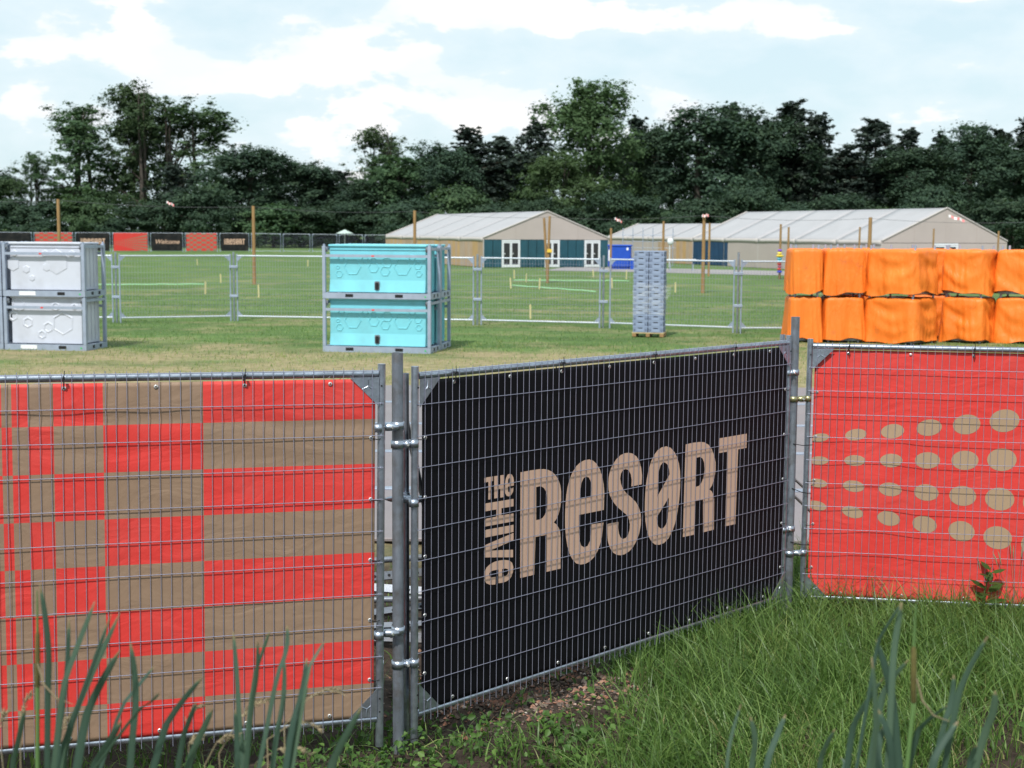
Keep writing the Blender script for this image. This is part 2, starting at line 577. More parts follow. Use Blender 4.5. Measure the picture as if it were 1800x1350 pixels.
# plate trackway lying on the grass just inside the fence (seen through the gaps)
TRACK = mat('trackway_plate', (0.25, 0.215, 0.22), 0.55, 0.15, vary=0.16, vscale=1.2, bump=0.15, bscale=25, dirt=0.12)
TRACKB = mat('trackway_joint', (0.30, 0.34, 0.42), 0.4, 0.3, vary=0.15, vscale=4)
def build_track():
    root = bpy.data.objects.new('trackway', None); COL.objects.link(root)
    tag(root, kind='structure')
    pm = MB().box(-1.48, 1.48, -1.16, 1.16, 0, 0.035, b=0.008).mesh('track_plate', TRACK)
    jm = MB().box(-1.48, 1.48, -0.07, 0.07, 0, 0.045, b=0.006).mesh('track_joint', TRACKB)
    k = 0
    for r in range(5):
        for c in range(6):
            x = -7.6 + 3.0 * c + 0.2 * r
            y = 13.4 + 2.5 * r
            p = link('track_plate', pm, root, (x, y, 0.03), (0, 0, random.uniform(-.003, .003)))
            if r < 4:
                link('track_joint', jm, root, (x, y + 1.25, 0.03))
build_track()


# ------------------------------------------------------------------ trees
LEAF_DARK = leaf_mat('leaf_dark', [(0.0, (0.026, 0.048, 0.033)), (0.55, (0.043, 0.074, 0.047)), (1.0, (0.070, 0.110, 0.062))], 0.2)
LEAF_MID = leaf_mat('leaf_mid', [(0.0, (0.034, 0.064, 0.034)), (0.5, (0.064, 0.108, 0.054)), (1.0, (0.110, 0.165, 0.080))], 0.28)
LEAF_LIGHT = leaf_mat('leaf_light', [(0.0, (0.042, 0.075, 0.030)), (0.5, (0.075, 0.125, 0.058)), (1.0, (0.13, 0.19, 0.09))], 0.3)
NEEDLE = leaf_mat('needle', [(0.0, (0.028, 0.043, 0.037)), (0.6, (0.047, 0.066, 0.053)), (1.0, (0.076, 0.096, 0.074))], 0.15)
BARK = mat('bark', (0.085, 0.070, 0.058), 0.9, vary=0.45, vscale=5, stretch=(1, 1, .3), bump=0.4, bscale=12)
BARKP = mat('pine_bark', (0.115, 0.082, 0.064), 0.9, vary=0.45, vscale=5, stretch=(1, 1, .3), bump=0.4, bscale=12)


def leaf_cloud(centres, radii, per, size, rng, flat=1.0, tint_base=None):
    """leaf-sized quads scattered through clump volumes"""
    cs = np.repeat(np.asarray(centres), per, axis=0)
    rs = np.repeat(np.asarray(radii), per)
    tb = np.repeat(rng.uniform(0.0, 1.0, len(centres)) if tint_base is None else tint_base, per)
    n = len(cs)
    d = rng.normal(size=(n, 3)); d /= np.linalg.norm(d, axis=1)[:, None]
    rad = rs * np.clip(np.abs(rng.normal(0, .5, n)) + .05, 0, 1.12)
    p = cs + d * rad[:, None] * np.array([1, 1, flat])
    out = p - np.array([0, 0, 0.45 * p[:, 2].max()]); out /= np.linalg.norm(out, axis=1)[:, None] + 1e-6
    nr = rng.normal(size=(n, 3)) * 0.5 + d * 0.5 + out * 0.7 + np.array([0, 0, 0.35])
    nr /= np.linalg.norm(nr, axis=1)[:, None]
    a = np.cross(nr, rng.normal(size=(n, 3))); a /= np.linalg.norm(a, axis=1)[:, None]
    b = np.cross(nr, a)
    s = size * rng.uniform(0.55, 1.3, n)[:, None]
    v = np.stack([p - a * s, p + b * s * 0.55, p + a * s, p - b * s * 0.55], 1).reshape(-1, 3)
    f = np.arange(n * 4).reshape(n, 4)
    t = np.clip(0.5 * tb + 0.5 * rng.uniform(0, 1, n), 0, 1)
    return v, f, np.repeat(t, 4)


def broadleaf(seed, H, Wd, nclump, leaf, low, material, airy=False, stems=1, lobes=9):
    """unit tree of height H and half-width Wd: trunk mesh and crown mesh"""
    rng = np.random.default_rng(seed)
    tr = MB()
    centres, radii = [], []
    # the crown: several overlapping uneven lobes, more of them towards the middle
    L = []
    for i in range(lobes):
        f = (i + rng.uniform(0.1, 0.9)) / lobes
        z = H * (low + (0.94 - low) * f)
        spread = math.sin(math.pi * min(1, max(0.05, (f * 0.68 + 0.20)))) ** 0.7
        a = rng.uniform(0, 6.28) + i * 2.4
        off = Wd * spread * rng.uniform(0.25, 0.72) * (1.0 if f < 0.85 else 0.7)
        L.append((np.array([off * math.cos(a), off * math.sin(a), z]), Wd * rng.uniform(0.34, 0.6) * (0.75 + 0.4 * spread)))
    L.append((np.array([rng.uniform(-.15, .15) * Wd, 0, H * 0.9]), Wd * 0.30))
    for q in range(3):
        a = rng.uniform(0, 6.28)
        L.append((np.array([.38 * Wd * math.cos(a), .38 * Wd * math.sin(a), H * rng.uniform(.74, .87)]), Wd * rng.uniform(.26, .36)))
    L.append((np.array([0, 0, H * (low * .5 + .5)]), Wd * 0.55))
    for i in range(nclump):
        c, r = L[rng.integers(len(L))]
        d = rng.normal(size=3); d /= np.linalg.norm(d)
        rr = r * (rng.uniform(0.55, 1.05) if not airy else rng.uniform(0.35, 1.15))
        p = c + d * rr * np.array([1, 1, 0.85 * min(1.5, H / (3.0 * Wd))])
        p[2] = min(max(p[2], H * low * 0.8), H * 0.99)
        centres.append(p)
        radii.append(Wd * (rng.uniform(0.13, 0.27) if not airy else rng.uniform(0.10, 0.24)))
    per = 74 if not airy else 60
    v, f, t = leaf_cloud(centres, radii, per, leaf, rng, 0.75)
    crown = big_mesh('crown', v, f, material, t)
    for s in range(stems):
        bx, by = (0, 0) if stems == 1 else (rng.uniform(-.12, .12) * Wd * stems, rng.uniform(-.1, .1) * Wd)
        lean = rng.uniform(-.12, .12, 2) * Wd
        r0 = 0.026 * H / math.sqrt(stems)
        path = [(bx + lean[0] * q ** 2 + 0.02 * Wd * math.sin(q * 9 + s), by + lean[1] * q ** 2, H * 0.93 * q) for q in np.linspace(0, 1, 8)]
        tr.tube(path, [r0 * (1 - 0.88 * q) for q in np.linspace(0, 1, 8)], 7)
        for k in range(9 if stems == 1 else 7):
            c = centres[rng.integers(len(centres))]
            q = min(0.85, max(0.12, (c[2] / H) * rng.uniform(0.6, 0.85)))
            st = np.array([bx + lean[0] * q ** 2, by + lean[1] * q ** 2, H * 0.93 * q])
            mid = (st + c) / 2 + np.array([0, 0, 0.03 * H])
            rb = r0 * (1 - 0.88 * q) * 0.5
            tr.tube([st, mid, c], [rb, rb * .65, rb * .2], 5, cap=False)
    return tr.mesh('trunk', BARK, fix=False), crown


def pine(seed, H, Wd, bare=0.3, dense=1.0):
    rng = np.random.default_rng(seed)
    tr = MB()
    r0 = 0.016 * H
    sway = rng.uniform(-.03, .03, 2) * H
    def ax(q):
        return np.array([sway[0] * q * q, sway[1] * q * q, H * q])
    tr.tube([ax(q) for q in np.linspace(0, 0.985, 8)], [r0 * (1 - 0.93 * q) + 0.01 for q in np.linspace(0, 1, 8)], 7)
    centres, radii = [], []
    nl = int(24 * dense)
    for i in range(nl):
        q = bare + (0.975 - bare) * (i / (nl - 1)) ** 0.9
        g = (q - bare) / (1 - bare)
        reach = Wd * min(1, (1 - g) * 1.9) ** .75 * (0.65 + 0.35 * min(1, g * 3)) * rng.uniform(0.45, 1.15) + 0.03 * Wd
        nb = rng.integers(3, 6)
        for b in range(nb):
            a = rng.uniform(0, 6.28)
            ln = reach * rng.uniform(0.45, 1.2)
            st = ax(q)
            droop = (-0.08 + 0.30 * g) * ln
            en = st + np.array([ln * math.cos(a), ln * math.sin(a), droop])
            tr.tube([st, (st + en) / 2 + np.array([0, 0, -0.02 * ln]), en], [0.010 * H * (1 - g) * .4 + .02, .03, .012], 4, cap=False)
            for w in np.linspace(0.35, 1.0, 4):
                p = st + (en - st) * w + rng.normal(size=3) * 0.11 * Wd
                centres.append(p); radii.append(Wd * rng.uniform(0.13, 0.30) * (0.40 + 0.60 * min(1, 1.6 * (1 - g))))
    for q in (0.965, 0.985, 0.998):
        centres.append(ax(q)); radii.append(0.05 * Wd)
    v, f, t = leaf_cloud(centres, radii, 50, 0.17, rng, 0.75)
    return tr.mesh('trunk', BARKP, fix=False), big_mesh('crown', v, f, NEEDLE, t)


PROTO = {
    'oak': [broadleaf(s, 16, 5.6, 380, 0.17, 0.08, LEAF_DARK) for s in (1, 2, 3)],
    'mid': [broadleaf(s, 15, 5.0, 340, 0.17, 0.08, LEAF_MID) for s in (4, 5)],
    'light': [broadleaf(s, 21, 7.0, 460, 0.20, 0.10, LEAF_LIGHT, lobes=13) for s in (6, 7)],
    'airy': [broadleaf(s, 19, 5.0, 330, 0.155, 0.16, LEAF_MID, True, stems=3, lobes=13) for s in (8, 9, 10)],
    'pine': [pine(s, 18, 3.4, b) for s, b in ((11, .3), (12, .22), (13, .4))],
    'fir': [pine(s, 14, 3.4, 0.06, 1.25) for s in (14,)],
    'shrub': [broadleaf(s, 5, 3.4, 190, 0.11, 0.12, mt, lobes=6) for s, mt in ((15, LEAF_DARK), (16, LEAF_DARK), (17, LEAF_MID), (18, LEAF_DARK), (19, LEAF_DARK))],
}
PDIM = {'oak': (16, 5.6), 'mid': (15, 5.0), 'light': (21, 7.0), 'airy': (19, 5.0), 'pine': (18, 3.4), 'fir': (14, 3.4), 'shrub': (5, 3.4)}
PEXT = {}
for _k, _l in PROTO.items():
    for _t, _c in _l:
        _a = np.empty(len(_c.vertices) * 3, np.float32); _c.vertices.foreach_get('co', _a); _a = _a.reshape(-1, 3)
        PEXT[_c.name] = (float(np.percentile(np.abs(_a[:, :2]), 96.5)), float(np.percentile(_a[:, 2], 99.85 if _k in ('pine', 'fir') else 98.8)))
TNAME = {'oak': 'broadleaf_tree', 'mid': 'broadleaf_tree', 'light': 'broadleaf_tree', 'airy': 'poplar_tree', 'pine': 'pine_tree', 'fir': 'fir_tree', 'shrub': 'shrub'}
tcount = {}
def tree(kind, px, top, hw, Y, label, group='trees of the wood behind the field'):
    k = tcount.get(kind, 0); tcount[kind] = k + 1
    tm, cm = PROTO[kind][k % len(PROTO[kind])]
    W0, H0 = PEXT[cm.name]
    base = at(px, 420, Y)
    H = at(px, top, Y).z
    wd = hw * {'oak': 1.2, 'mid': 1.15, 'pine': 1.15, 'airy': 1.06}.get(kind, 1.0) * Y / F
    root = thing(TNAME[kind], label, 'shrub' if kind == 'shrub' else 'tree', (base.x, Y, 0), random.uniform(0, 6.28), group)
    root.scale = (wd / W0, wd / W0, H / H0)
    link('trunk', tm, root); link('crown', cm, root)
    return root

TREES = [
    # kind, px, top py, half width px, depth m, label
    ('airy', 150, 190, 72, 205, 'thin airy poplar, left one of the tall group on the left'),
    ('airy', 245, 152, 76, 206, 'tallest poplar in the middle of the tall left group'),
    ('airy', 338, 183, 80, 207, 'loose poplar with sky gaps, right one of the tall left group'),
    ('mid', 250, 176, 46, 209, 'fuller green crown inside the tallest left poplar group'),
    ('airy', 62, 272, 30, 200, 'small wispy tree leaning alone near the left edge'),
    ('mid', 20, 318, 42, 196, 'low green tree at the far left edge of the wood'),
    ('fir', 312, 288, 46, 190, 'dark fir in front of the right poplar of the left group'),
    ('oak', 440, 262, 66, 192, 'dark round tree standing just right of the poplar group'),
    ('oak', 530, 288, 54, 197, 'dark tree second to the right of the poplar group'),
    ('pine', 590, 300, 38, 200, 'narrow dark tree between the dark round trees and the pale airy one'),
    ('airy', 668, 228, 60, 205, 'pale airy tree sticking up left of the left marquee'),
    ('oak', 648, 318, 58, 190, 'dark green tree below the pale airy crown'),
    ('mid', 705, 278, 58, 192, 'mid green bushy tree above the left end of the left marquee'),
    ('oak', 775, 258, 52, 194, 'dark tree above the ridge of the left marquee'),
    ('pine', 832, 222, 42, 198, 'pointed pine above the left marquee ridge'),
    ('pine', 882, 240, 42, 200, 'pine with layered branches left of the big light green tree'),
    ('pine', 935, 213, 38, 203, 'pine touching the left side of the big light green tree'),
    ('light', 1035, 150, 92, 186, 'biggest light green tree standing behind the two marquees'),
    ('light', 985, 272, 62, 178, 'lower light green tree in front of the biggest one'),
    ('pine', 1122, 205, 34, 200, 'thin pine touching the right side of the biggest tree'),
    ('oak', 1150, 228, 52, 190, 'dark tree just right of the biggest light tree'),
    ('oak', 1228, 192, 84, 186, 'very wide dark tree behind the low marquee annex'),
    ('pine', 1290, 180, 28, 204, 'thin pine top poking above two dark wide trees'),
    ('oak', 1335, 203, 66, 188, 'dark tree above the left end of the right marquee ridge'),
    ('pine', 1388, 178, 46, 192, 'tall spiky pine highest in the right half of the wood'),
    ('pine', 1428, 200, 36, 190, 'second spiky pine touching the highest right pine'),
    ('pine', 1480, 262, 42, 188, 'shorter pine in the dip above the right marquee'),
    ('pine', 1532, 208, 44, 187, 'pointed pine right of the dip above the right marquee'),
    ('pine', 1588, 224, 36, 192, 'bare-stemmed pine between pointed pine and dark round tree'),
    ('oak', 1612, 266, 62, 180, 'dark round tree above the right marquee gable'),
    ('pine', 1640, 236, 34, 198, 'ragged pine behind the dark round tree at the gable'),
    ('oak', 1702, 224, 62, 184, 'dark tree right of the right marquee peak'),
    ('pine', 1752, 226, 34, 194, 'thin pine between the two last dark trees'),
    ('oak', 1772, 262, 58, 180, 'last dark low tree by the right edge'),
    ('pine', 1798, 200, 42, 188, 'tall pine cut by the right edge'),
    # second row closing the gaps
    ('oak', 395, 318, 48, 225, 'dark tree far behind, between poplars and round dark tree'),
    ('oak', 600, 325, 60, 228, 'low dark tree of the back row below the pale airy tree'),
    ('oak', 870, 298, 70, 222, 'dark tree of the back row behind the left pines'),
    ('oak', 1100, 262, 70, 220, 'dark tree of the back row behind the biggest tree'),
    ('oak', 1440, 282, 75, 218, 'dark tree of the back row behind the twin spiky pines'),
    ('oak', 1545, 290, 75, 216, 'dark tree of the back row filling under the pointed pine'),
    ('mid', 128, 330, 60, 224, 'dim green tree of the back row under the left poplars'),
    ('oak', 488, 304, 56, 226, 'back row tree showing between the two dark round trees right of the poplars'),
    ('mid', 566, 312, 50, 230, 'back row tree left of the narrow dark pine'),
    ('oak', 735, 288, 56, 224, 'back row tree between the bushy and the dark tree above the left marquee'),
    ('oak', 812, 284, 56, 226, 'back row tree behind the pointed pine above the left marquee'),
    ('mid', 920, 272, 56, 224, 'back row tree between the layered pine and the big light tree'),
    ('oak', 1180, 240, 60, 222, 'back row tree filling behind the dark tree right of the biggest one'),
    ('oak', 1290, 232, 60, 220, 'back row tree under the thin pine top'),
    ('oak', 1372, 262, 56, 220, 'back row tree under the highest right pine'),
    ('mid', 1500, 284, 56, 218, 'back row tree in the dip of the treeline'),
    ('oak', 1578, 276, 56, 216, 'back row tree under the bare-stemmed pine'),
    ('oak', 1660, 266, 56, 214, 'back row tree between the two dark trees by the gable'),
    ('oak', 1738, 262, 52, 212, 'back row tree under the thin pine near the right edge'),
    ('oak', -40, 300, 60, 200, 'dark tree just outside the left edge'),
    ('oak', 1850, 240, 70, 186, 'dark tree just outside the right edge'),
]
for a in TREES:
    tree(*a)
SHRUBS = [
    (20, 352, 55, 178, 'dark shrub behind the leftmost far black banner'), (85, 345, 52, 180, 'shrub beside the left tall wooden pole'),
    (150, 355, 50, 179, 'shrub behind the far black banner half hidden by the white boxes'), (215, 365, 52, 178, 'low shrub behind the far red rays banner'),
    (285, 352, 55, 181, 'shrub behind the far Welcome banner'), (360, 345, 55, 180, 'shrub behind the small far checked banner'),
    (420, 352, 48, 182, 'shrub behind the last far black banner'), (480, 362, 55, 184, 'shrub right of the second wooden pole'),
    (545, 352, 55, 184, 'shrub behind the empty far fence panels'), (610, 362, 50, 186, 'shrub with the pale green canopy in front'),
    (660, 350, 50, 184, 'shrub at the left end of the left marquee'), (730, 345, 60, 176, 'shrub above the roof of the left marquee'),
    (800, 350, 55, 178, 'shrub behind the left marquee ridge'), (880, 345, 60, 176, 'shrub behind the middle of the left marquee roof'),
    (950, 352, 60, 172, 'shrub behind the peak of the left marquee'), (1020, 345, 60, 170, 'shrub right of the left marquee peak'),
    (1090, 350, 55, 168, 'shrub in the gap between the two marquees'), (1160, 345, 60, 168, 'shrub above the low annex roof'),
    (1240, 345, 60, 166, 'shrub above the joint of annex and right marquee'), (1320, 350, 60, 166, 'shrub behind left half of right marquee'),
    (1400, 345, 65, 166, 'shrub behind the middle of right marquee'), (1480, 345, 60, 166, 'shrub behind the right marquee ridge'),
    (1560, 350, 60, 164, 'shrub left of the right marquee peak'), (1640, 345, 60, 160, 'shrub behind the right marquee peak'),
    (1710, 350, 60, 158, 'shrub right of the right marquee gable'), (1780, 345, 60, 156, 'last shrub at the right edge of the wood'),
]
for i, (px, top, hw, Y, lb) in enumerate(SHRUBS):
    tree('shrub', px, top + (0, 14, -8, 20, 6, -14, 10)[i % 7] * (1.0 if px < 660 else 1.4), hw * (1.15, 1.3, 1.05)[i % 3], Y, lb, 'shrubs along the wood edge')

# ------------------------------------------------------------------ marquees
def lerp(a, b, t): return a + (b - a) * t
def marquee(name, label, corner, axis, L, Wd, eave, ridge, bays, left_wall, front_wall, group='marquees'):
    """corner = front left; local x along the gable to the right, local y along the long side away"""
    ang = math.atan2(axis[1], axis[0]) - math.pi / 2
    root = thing(name, label, 'marquee', (corner[0], corner[1], 0), ang, group)
    bl = L / bays
    # roof: two slopes per bay, sagging a little between the frames, with an overhanging edge
    for sidei in (0, 1):
        for b in range(bays):
            m = MB()
            nu, nv = 6, 8
            vs, fs = [], []
            for i in range(nu + 1):
                for j in range(nv + 1):
                    u, v = i / nu, j / nv
                    x = lerp(-0.06, Wd / 2, v)
                    z = lerp(eave - 0.03, ridge, v) - 0.03 * math.sin(math.pi * u) * math.sin(math.pi * (0.1 + .9 * v)) ** .6
                    if sidei: x = Wd - x
                    vs.append((x, b * bl + u * bl, z))
            for i in range(nu):
                for j in range(nv):
                    a = i * (nv + 1) + j
                    fs.append((a, a + 1, a + nv + 2, a + nv + 1))
            m.add(vs, fs, 0, True)
            o = m.build('roof_panel', TENTW, root)
            sol = o.modifiers.new('thick', 'SOLIDIFY'); sol.thickness = 0.015
    # frame ribs along the roof lines, a post under each end
    for b in range(bays + 1):
        y = min(max(b * bl, .03), L - .03)
        for x0, x1 in ((-0.05, 0), (Wd + 0.05, Wd)):
            MB().tube([(x0, y, eave - .036), (Wd / 2, y, ridge - .026)], 0.026, 6).build('roof_rib', TENTW, root)
            MB().box(x1 - 0.05, x1 + 0.05, y - 0.05, y + 0.05, 0, eave - .06).build('frame_post', TENTV, root)
    # valance hanging under the left and right eaves
    for x, s in ((-0.09, -1), (Wd + 0.09, 1)):
        for b in range(bays):
            m = MB()
            n = 10
            lo, hi = [], []
            for i in range(n + 1):
                u = i / n
                y = (b + u) * bl
                hi.append((x - s * .02, y, eave + .02))
                lo.append((x, y, eave - 0.30 + 0.05 * math.sin(math.pi * u) + 0.0))
            m.add(hi + lo, [(i, i + 1, n + 2 + i, n + 1 + i) for i in range(n)], 0, True)
            o = m.build('valance', TENTV, root)
            sol = o.modifiers.new('thick', 'SOLIDIFY'); sol.thickness = 0.008
    # gables
    for y, s in ((-0.02, -1), (L + 0.02, 1)):
        g = MB()
        g.prism([(-0.03, eave - 0.14), (Wd + .03, eave - 0.14), (Wd + .03, eave), (Wd / 2, ridge), (-0.03, eave)], y, y + s * 0.02, 'y')
        g.build('gable', TENTG, root)
        e = MB()
        e.tube([(-.05, y + s * .04, eave), (Wd / 2, y + s * .04, ridge + .01)], .055, 6)
        e.tube([(Wd + .05, y + s * .04, eave), (Wd / 2, y + s * .04, ridge + .01)], .055, 6)
        e.build('gable_edge', TENTV, root)
        sl = MB()
        for q in (0.25, 0.5, 0.75):
            hh = lerp(eave, ridge, 1 - abs(q - .5) * 2)
            sl.box(q * Wd - .02, q * Wd + .02, y + s * .018, y + s * .035, eave - .1, hh - .06)
        sl.build('gable_seam', TENTG, root)
    top = eave - 0.17
    def run(items, put):
        """items: (kind, width share); put(s, w, kind)"""
        tot = sum(w for _, w in items); s = 0
        for kd, w in items:
            put(s / tot, w / tot, kd); s += w
    def wall_piece(kd, a, w, alongx):
        """a, w in metres along the wall; alongx: front gable wall, else left side wall (local y)"""
        def bx(m, a0, a1, d0, d1, z0, z1, mi=0):
            if alongx: m.box(a0, a1, d0, d1, z0, z1, mi)
            else: m.box(d0, d1, a0, a1, z0, z1, mi)
        if kd == 'boards':
            n = max(1, round(w / 0.62))
            for i in range(n):
                m = MB(); z = random.uniform(.0, .03)
                bx(m, a + i * w / n + .012, a + (i + 1) * w / n - .012, -0.05 - random.uniform(0, .012), -.01, 0.03, top - z)
                m.build('board', BOARDS[random.choice((0, 0, 1, 1, 2, 3))], root)
        elif kd in ('teal', 'blue'):
            n = max(1, round(w / 0.78))
            for i in range(n):
                m = MB()
                bx(m, a + i * w / n + .02, a + (i + 1) * w / n - .02, -0.05, -.01, 0.04, top)
                m.build('wall_panel', TEALP if kd == 'teal' else BLUEP, root)
        elif kd == 'canvas':
            n = max(1, round(w / 2.5))
            for i in range(n):
                m = MB()
                bx(m, a + i * w / n + .006, a + (i + 1) * w / n - .006, -0.04, -.01, 0.02, top)
                m.build('wall_canvas', TENTG, root)
        elif kd in ('door', 'doubledoor'):
            leaves = 1 if kd == 'door' else 2
            m = MB()
            bx(m, a, a + .07, -.09, -.01, 0, top); bx(m, a + w - .07, a + w, -.09, -.01, 0, top); bx(m, a + .07, a + w - .07, -.09, -.01, top - .12, top)
            d = m.build('door', WHITEF, root)
            lw = (w - .14) / leaves
            for i in range(leaves):
                l0, l1 = a + .07 + i * lw, a + .07 + (i + 1) * lw
                m = MB()
                bx(m, l0 + .006, l0 + .085, -.075, -.03, .03, top - .13); bx(m, l1 - .085, l1 - .006, -.075, -.03, .03, top - .13)
                bx(m, l0 + .085, l1 - .085, -.075, -.03, .03, .22); bx(m, l0 + .085, l1 - .085, -.075, -.03, top - .24, top - .13)
                m.build('door_leaf', WHITEF, d)
                m = MB(); bx(m, l0 + .085, l1 - .085, -.055, -.045, .22, top - .24); m.build('pane', GLASS, d)
                m = MB(); bx(m, l0 + .10, l0 + .20, -.11, -.075, 1.0, 1.06); m.build('handle', WHITEF, d)
        elif kd == 'open':
            m = MB(); bx(m, a, a + w, .15, .17, 0, top); m.build('dark_opening', DARKHOLE, root)
    run(front_wall, lambda s, w, kd: wall_piece(kd, s * Wd, w * Wd, True))
    run(left_wall, lambda s, w, kd: wall_piece(kd, s * L, w * L, False))
    m = MB(); m.box(Wd + .01, Wd + .04, 0, L, .02, top); m.build('wall_canvas', TENTG, root)
    m = MB(); m.box(0, Wd, L + .0, L + .018, .02, eave - .1); m.build('wall_canvas', TENTG, root)
    return root

AX = Vector((-10.2, 28, 0)).normalized()
GX = Vector((AX.y, -AX.x, 0))
marquee('marquee', 'white roofed marquee on the left with glazed doors in its front', (-2.15, 105.5), AX, 27.8, 10.0, 2.22, 4.2, 5,
        [('boards', 27.8)],
        [('teal', 1.9), ('doubledoor', 1.95), ('teal', 2.7), ('doubledoor', 1.6), ('teal', 2.75), ('doubledoor', 1.75), ('teal', .9)])
c2 = (24.4, 94.5)
marquee('marquee', 'long white marquee on the right behind the orange stack', c2, AX, 27.0, 10.0, 2.22, 4.42, 5,
        [('canvas', 14.5), ('canvas', 6.5), ('blue', 6.0)],
        [('canvas', 4.0), ('doubledoor', 2.0), ('canvas', 4.0)])
c3 = Vector((c2[0], c2[1], 0)) + AX * 27.1
marquee('marquee', 'low narrow annex marquee joining the far end of the right one', (c3.x, c3.y), AX, 17.5, 6.2, 2.22, 3.45, 4,
        [('boards', 6.6), ('canvas', 10.9)], [('canvas', 6.2)])

# ------------------------------------------------------------------ wooden poles, line and ribbons
POLES = {}
def pole(px, top, Y, r, label, lean=0.0):
    b = at(px, 420, Y)
    z = at(px, top, Y).z
    x0 = b.x - lean
    m = MB().tube([(lean * q - lean, 0, z * q) for q in (0, .33, .66, 1)], [r * 1.08, r, r * .97, r * .92], 9)
    o = m.build('wooden_pole', WOODPOLE, None, (b.x, Y, 0))
    tag(o, label, 'pole', 'wooden poles standing in the field')
    return Vector((b.x, Y, z))
P1 = pole(104, 350, 70, .085, 'wooden pole rising behind the white boxes')
P2 = pole(446, 362, 71, .085, 'wooden pole standing at the end of the far banners')
P3 = pole(729, 370, 74, .085, 'wooden pole behind the turquoise boxes before the left marquee')
P4 = pole(966, 380, 75, .07, 'upright wooden pole of the crossed pair before the glazed doors', .1)
P4b = pole(956, 383, 75.3, .07, 'leaning wooden pole of the crossed pair before the glazed doors', -.22)
P5 = pole(1237, 377, 64, .08, 'wooden pole with red and white ribbon on its top')
pole(1247, 392, 88, .07, 'thin pole just right of the ribboned pole')
pole(1074, 401, 100, .08, 'short pole before the blue container')
pole(1166, 389, 95, .085, 'pole rising behind the grey crate stack')
pole(1372, 394, 84, .07, 'thin pole carrying the coloured totem')
pole(1386, 399, 92, .07, 'thin pole just right of the coloured totem')
pole(1511, 399, 86, .06, 'thin pole left of the thick pole behind the orange stack')
P6 = pole(1529, 382, 62, .085, 'thick pole rising behind the orange stack')
pole(1641, 402, 84, .055, 'thin pole in front of the right marquee gable')
pole(1755, 406, 86, .06, 'pole at the right corner of the right marquee')
P0 = at(-150, 345, 70); P7 = at(1860, 386, 62)
lines = [(P0, P1), (P1, P2), (P2, P3), (P3, P4), (P4, P5), (P5, P6), (P6, P7)]
names = ['left of the first pole', 'between first and second pole', 'between second and third pole', 'from third pole to the crossed pair', 'from the crossed pair to the ribboned pole',
         'from the ribboned pole to the thick pole', 'right of the thick pole']
for (a, b), nm in zip(lines, names):
    a = a - Vector((0, 0, .05)); b = b - Vector((0, 0, .05))
    pts = [a.lerp(b, q) - Vector((0, 0, 0.14 * 4 * q * (1 - q))) for q in np.linspace(0, 1, 9)]
    o = MB().tube([p - a for p in pts], .007, 5).build('line', ROPE, None, a)
    tag(o, 'thin dark line strung ' + nm, 'line', 'lines strung between the poles')
RIBW = mat('ribbon_white', (.75, .73, .72), .6); RIBR = mat('ribbon_red', (.62, .20, .20), .6)
def ribbon(px, py, Y, label, dx=.35, dz=-.14):
    p = at(px, py, Y)
    m = MB()
    n = 6
    for i in range(n):
        a, b = i / n, (i + 1) / n
        f = lambda q: (dx * (q - .5), .05 * math.sin(q * 9), dz * (q - .5) + .03 * math.sin(q * 12))
        A, B = f(a), f(b)
        h = .055
        m.add([(A[0], A[1], A[2] - h), (B[0], B[1], B[2] - h), (B[0], B[1] + .03, B[2] + h), (A[0], A[1] + .03, A[2] + h)], [(0, 1, 2, 3)], i % 2)
    o = m.build('barrier_ribbon', [RIBW, RIBR], None, p)
    sol = o.modifiers.new('thick', 'SOLIDIFY'); sol.thickness = .004
    tag(o, label, 'ribbon', 'red and white ribbons')
ribbon(299, 358, 70.5, 'red and white ribbon tied on the line over the left field')
ribbon(1087, 387, 69.5, 'red and white ribbon on the line between the marquees')
ribbon(1240, 379, 63.8, 'red and white ribbon on top of a wooden pole', .3, .05)
ribbon(1682, 384, 61.5, 'longest red and white ribbon near the right marquee peak', .7, -.2)

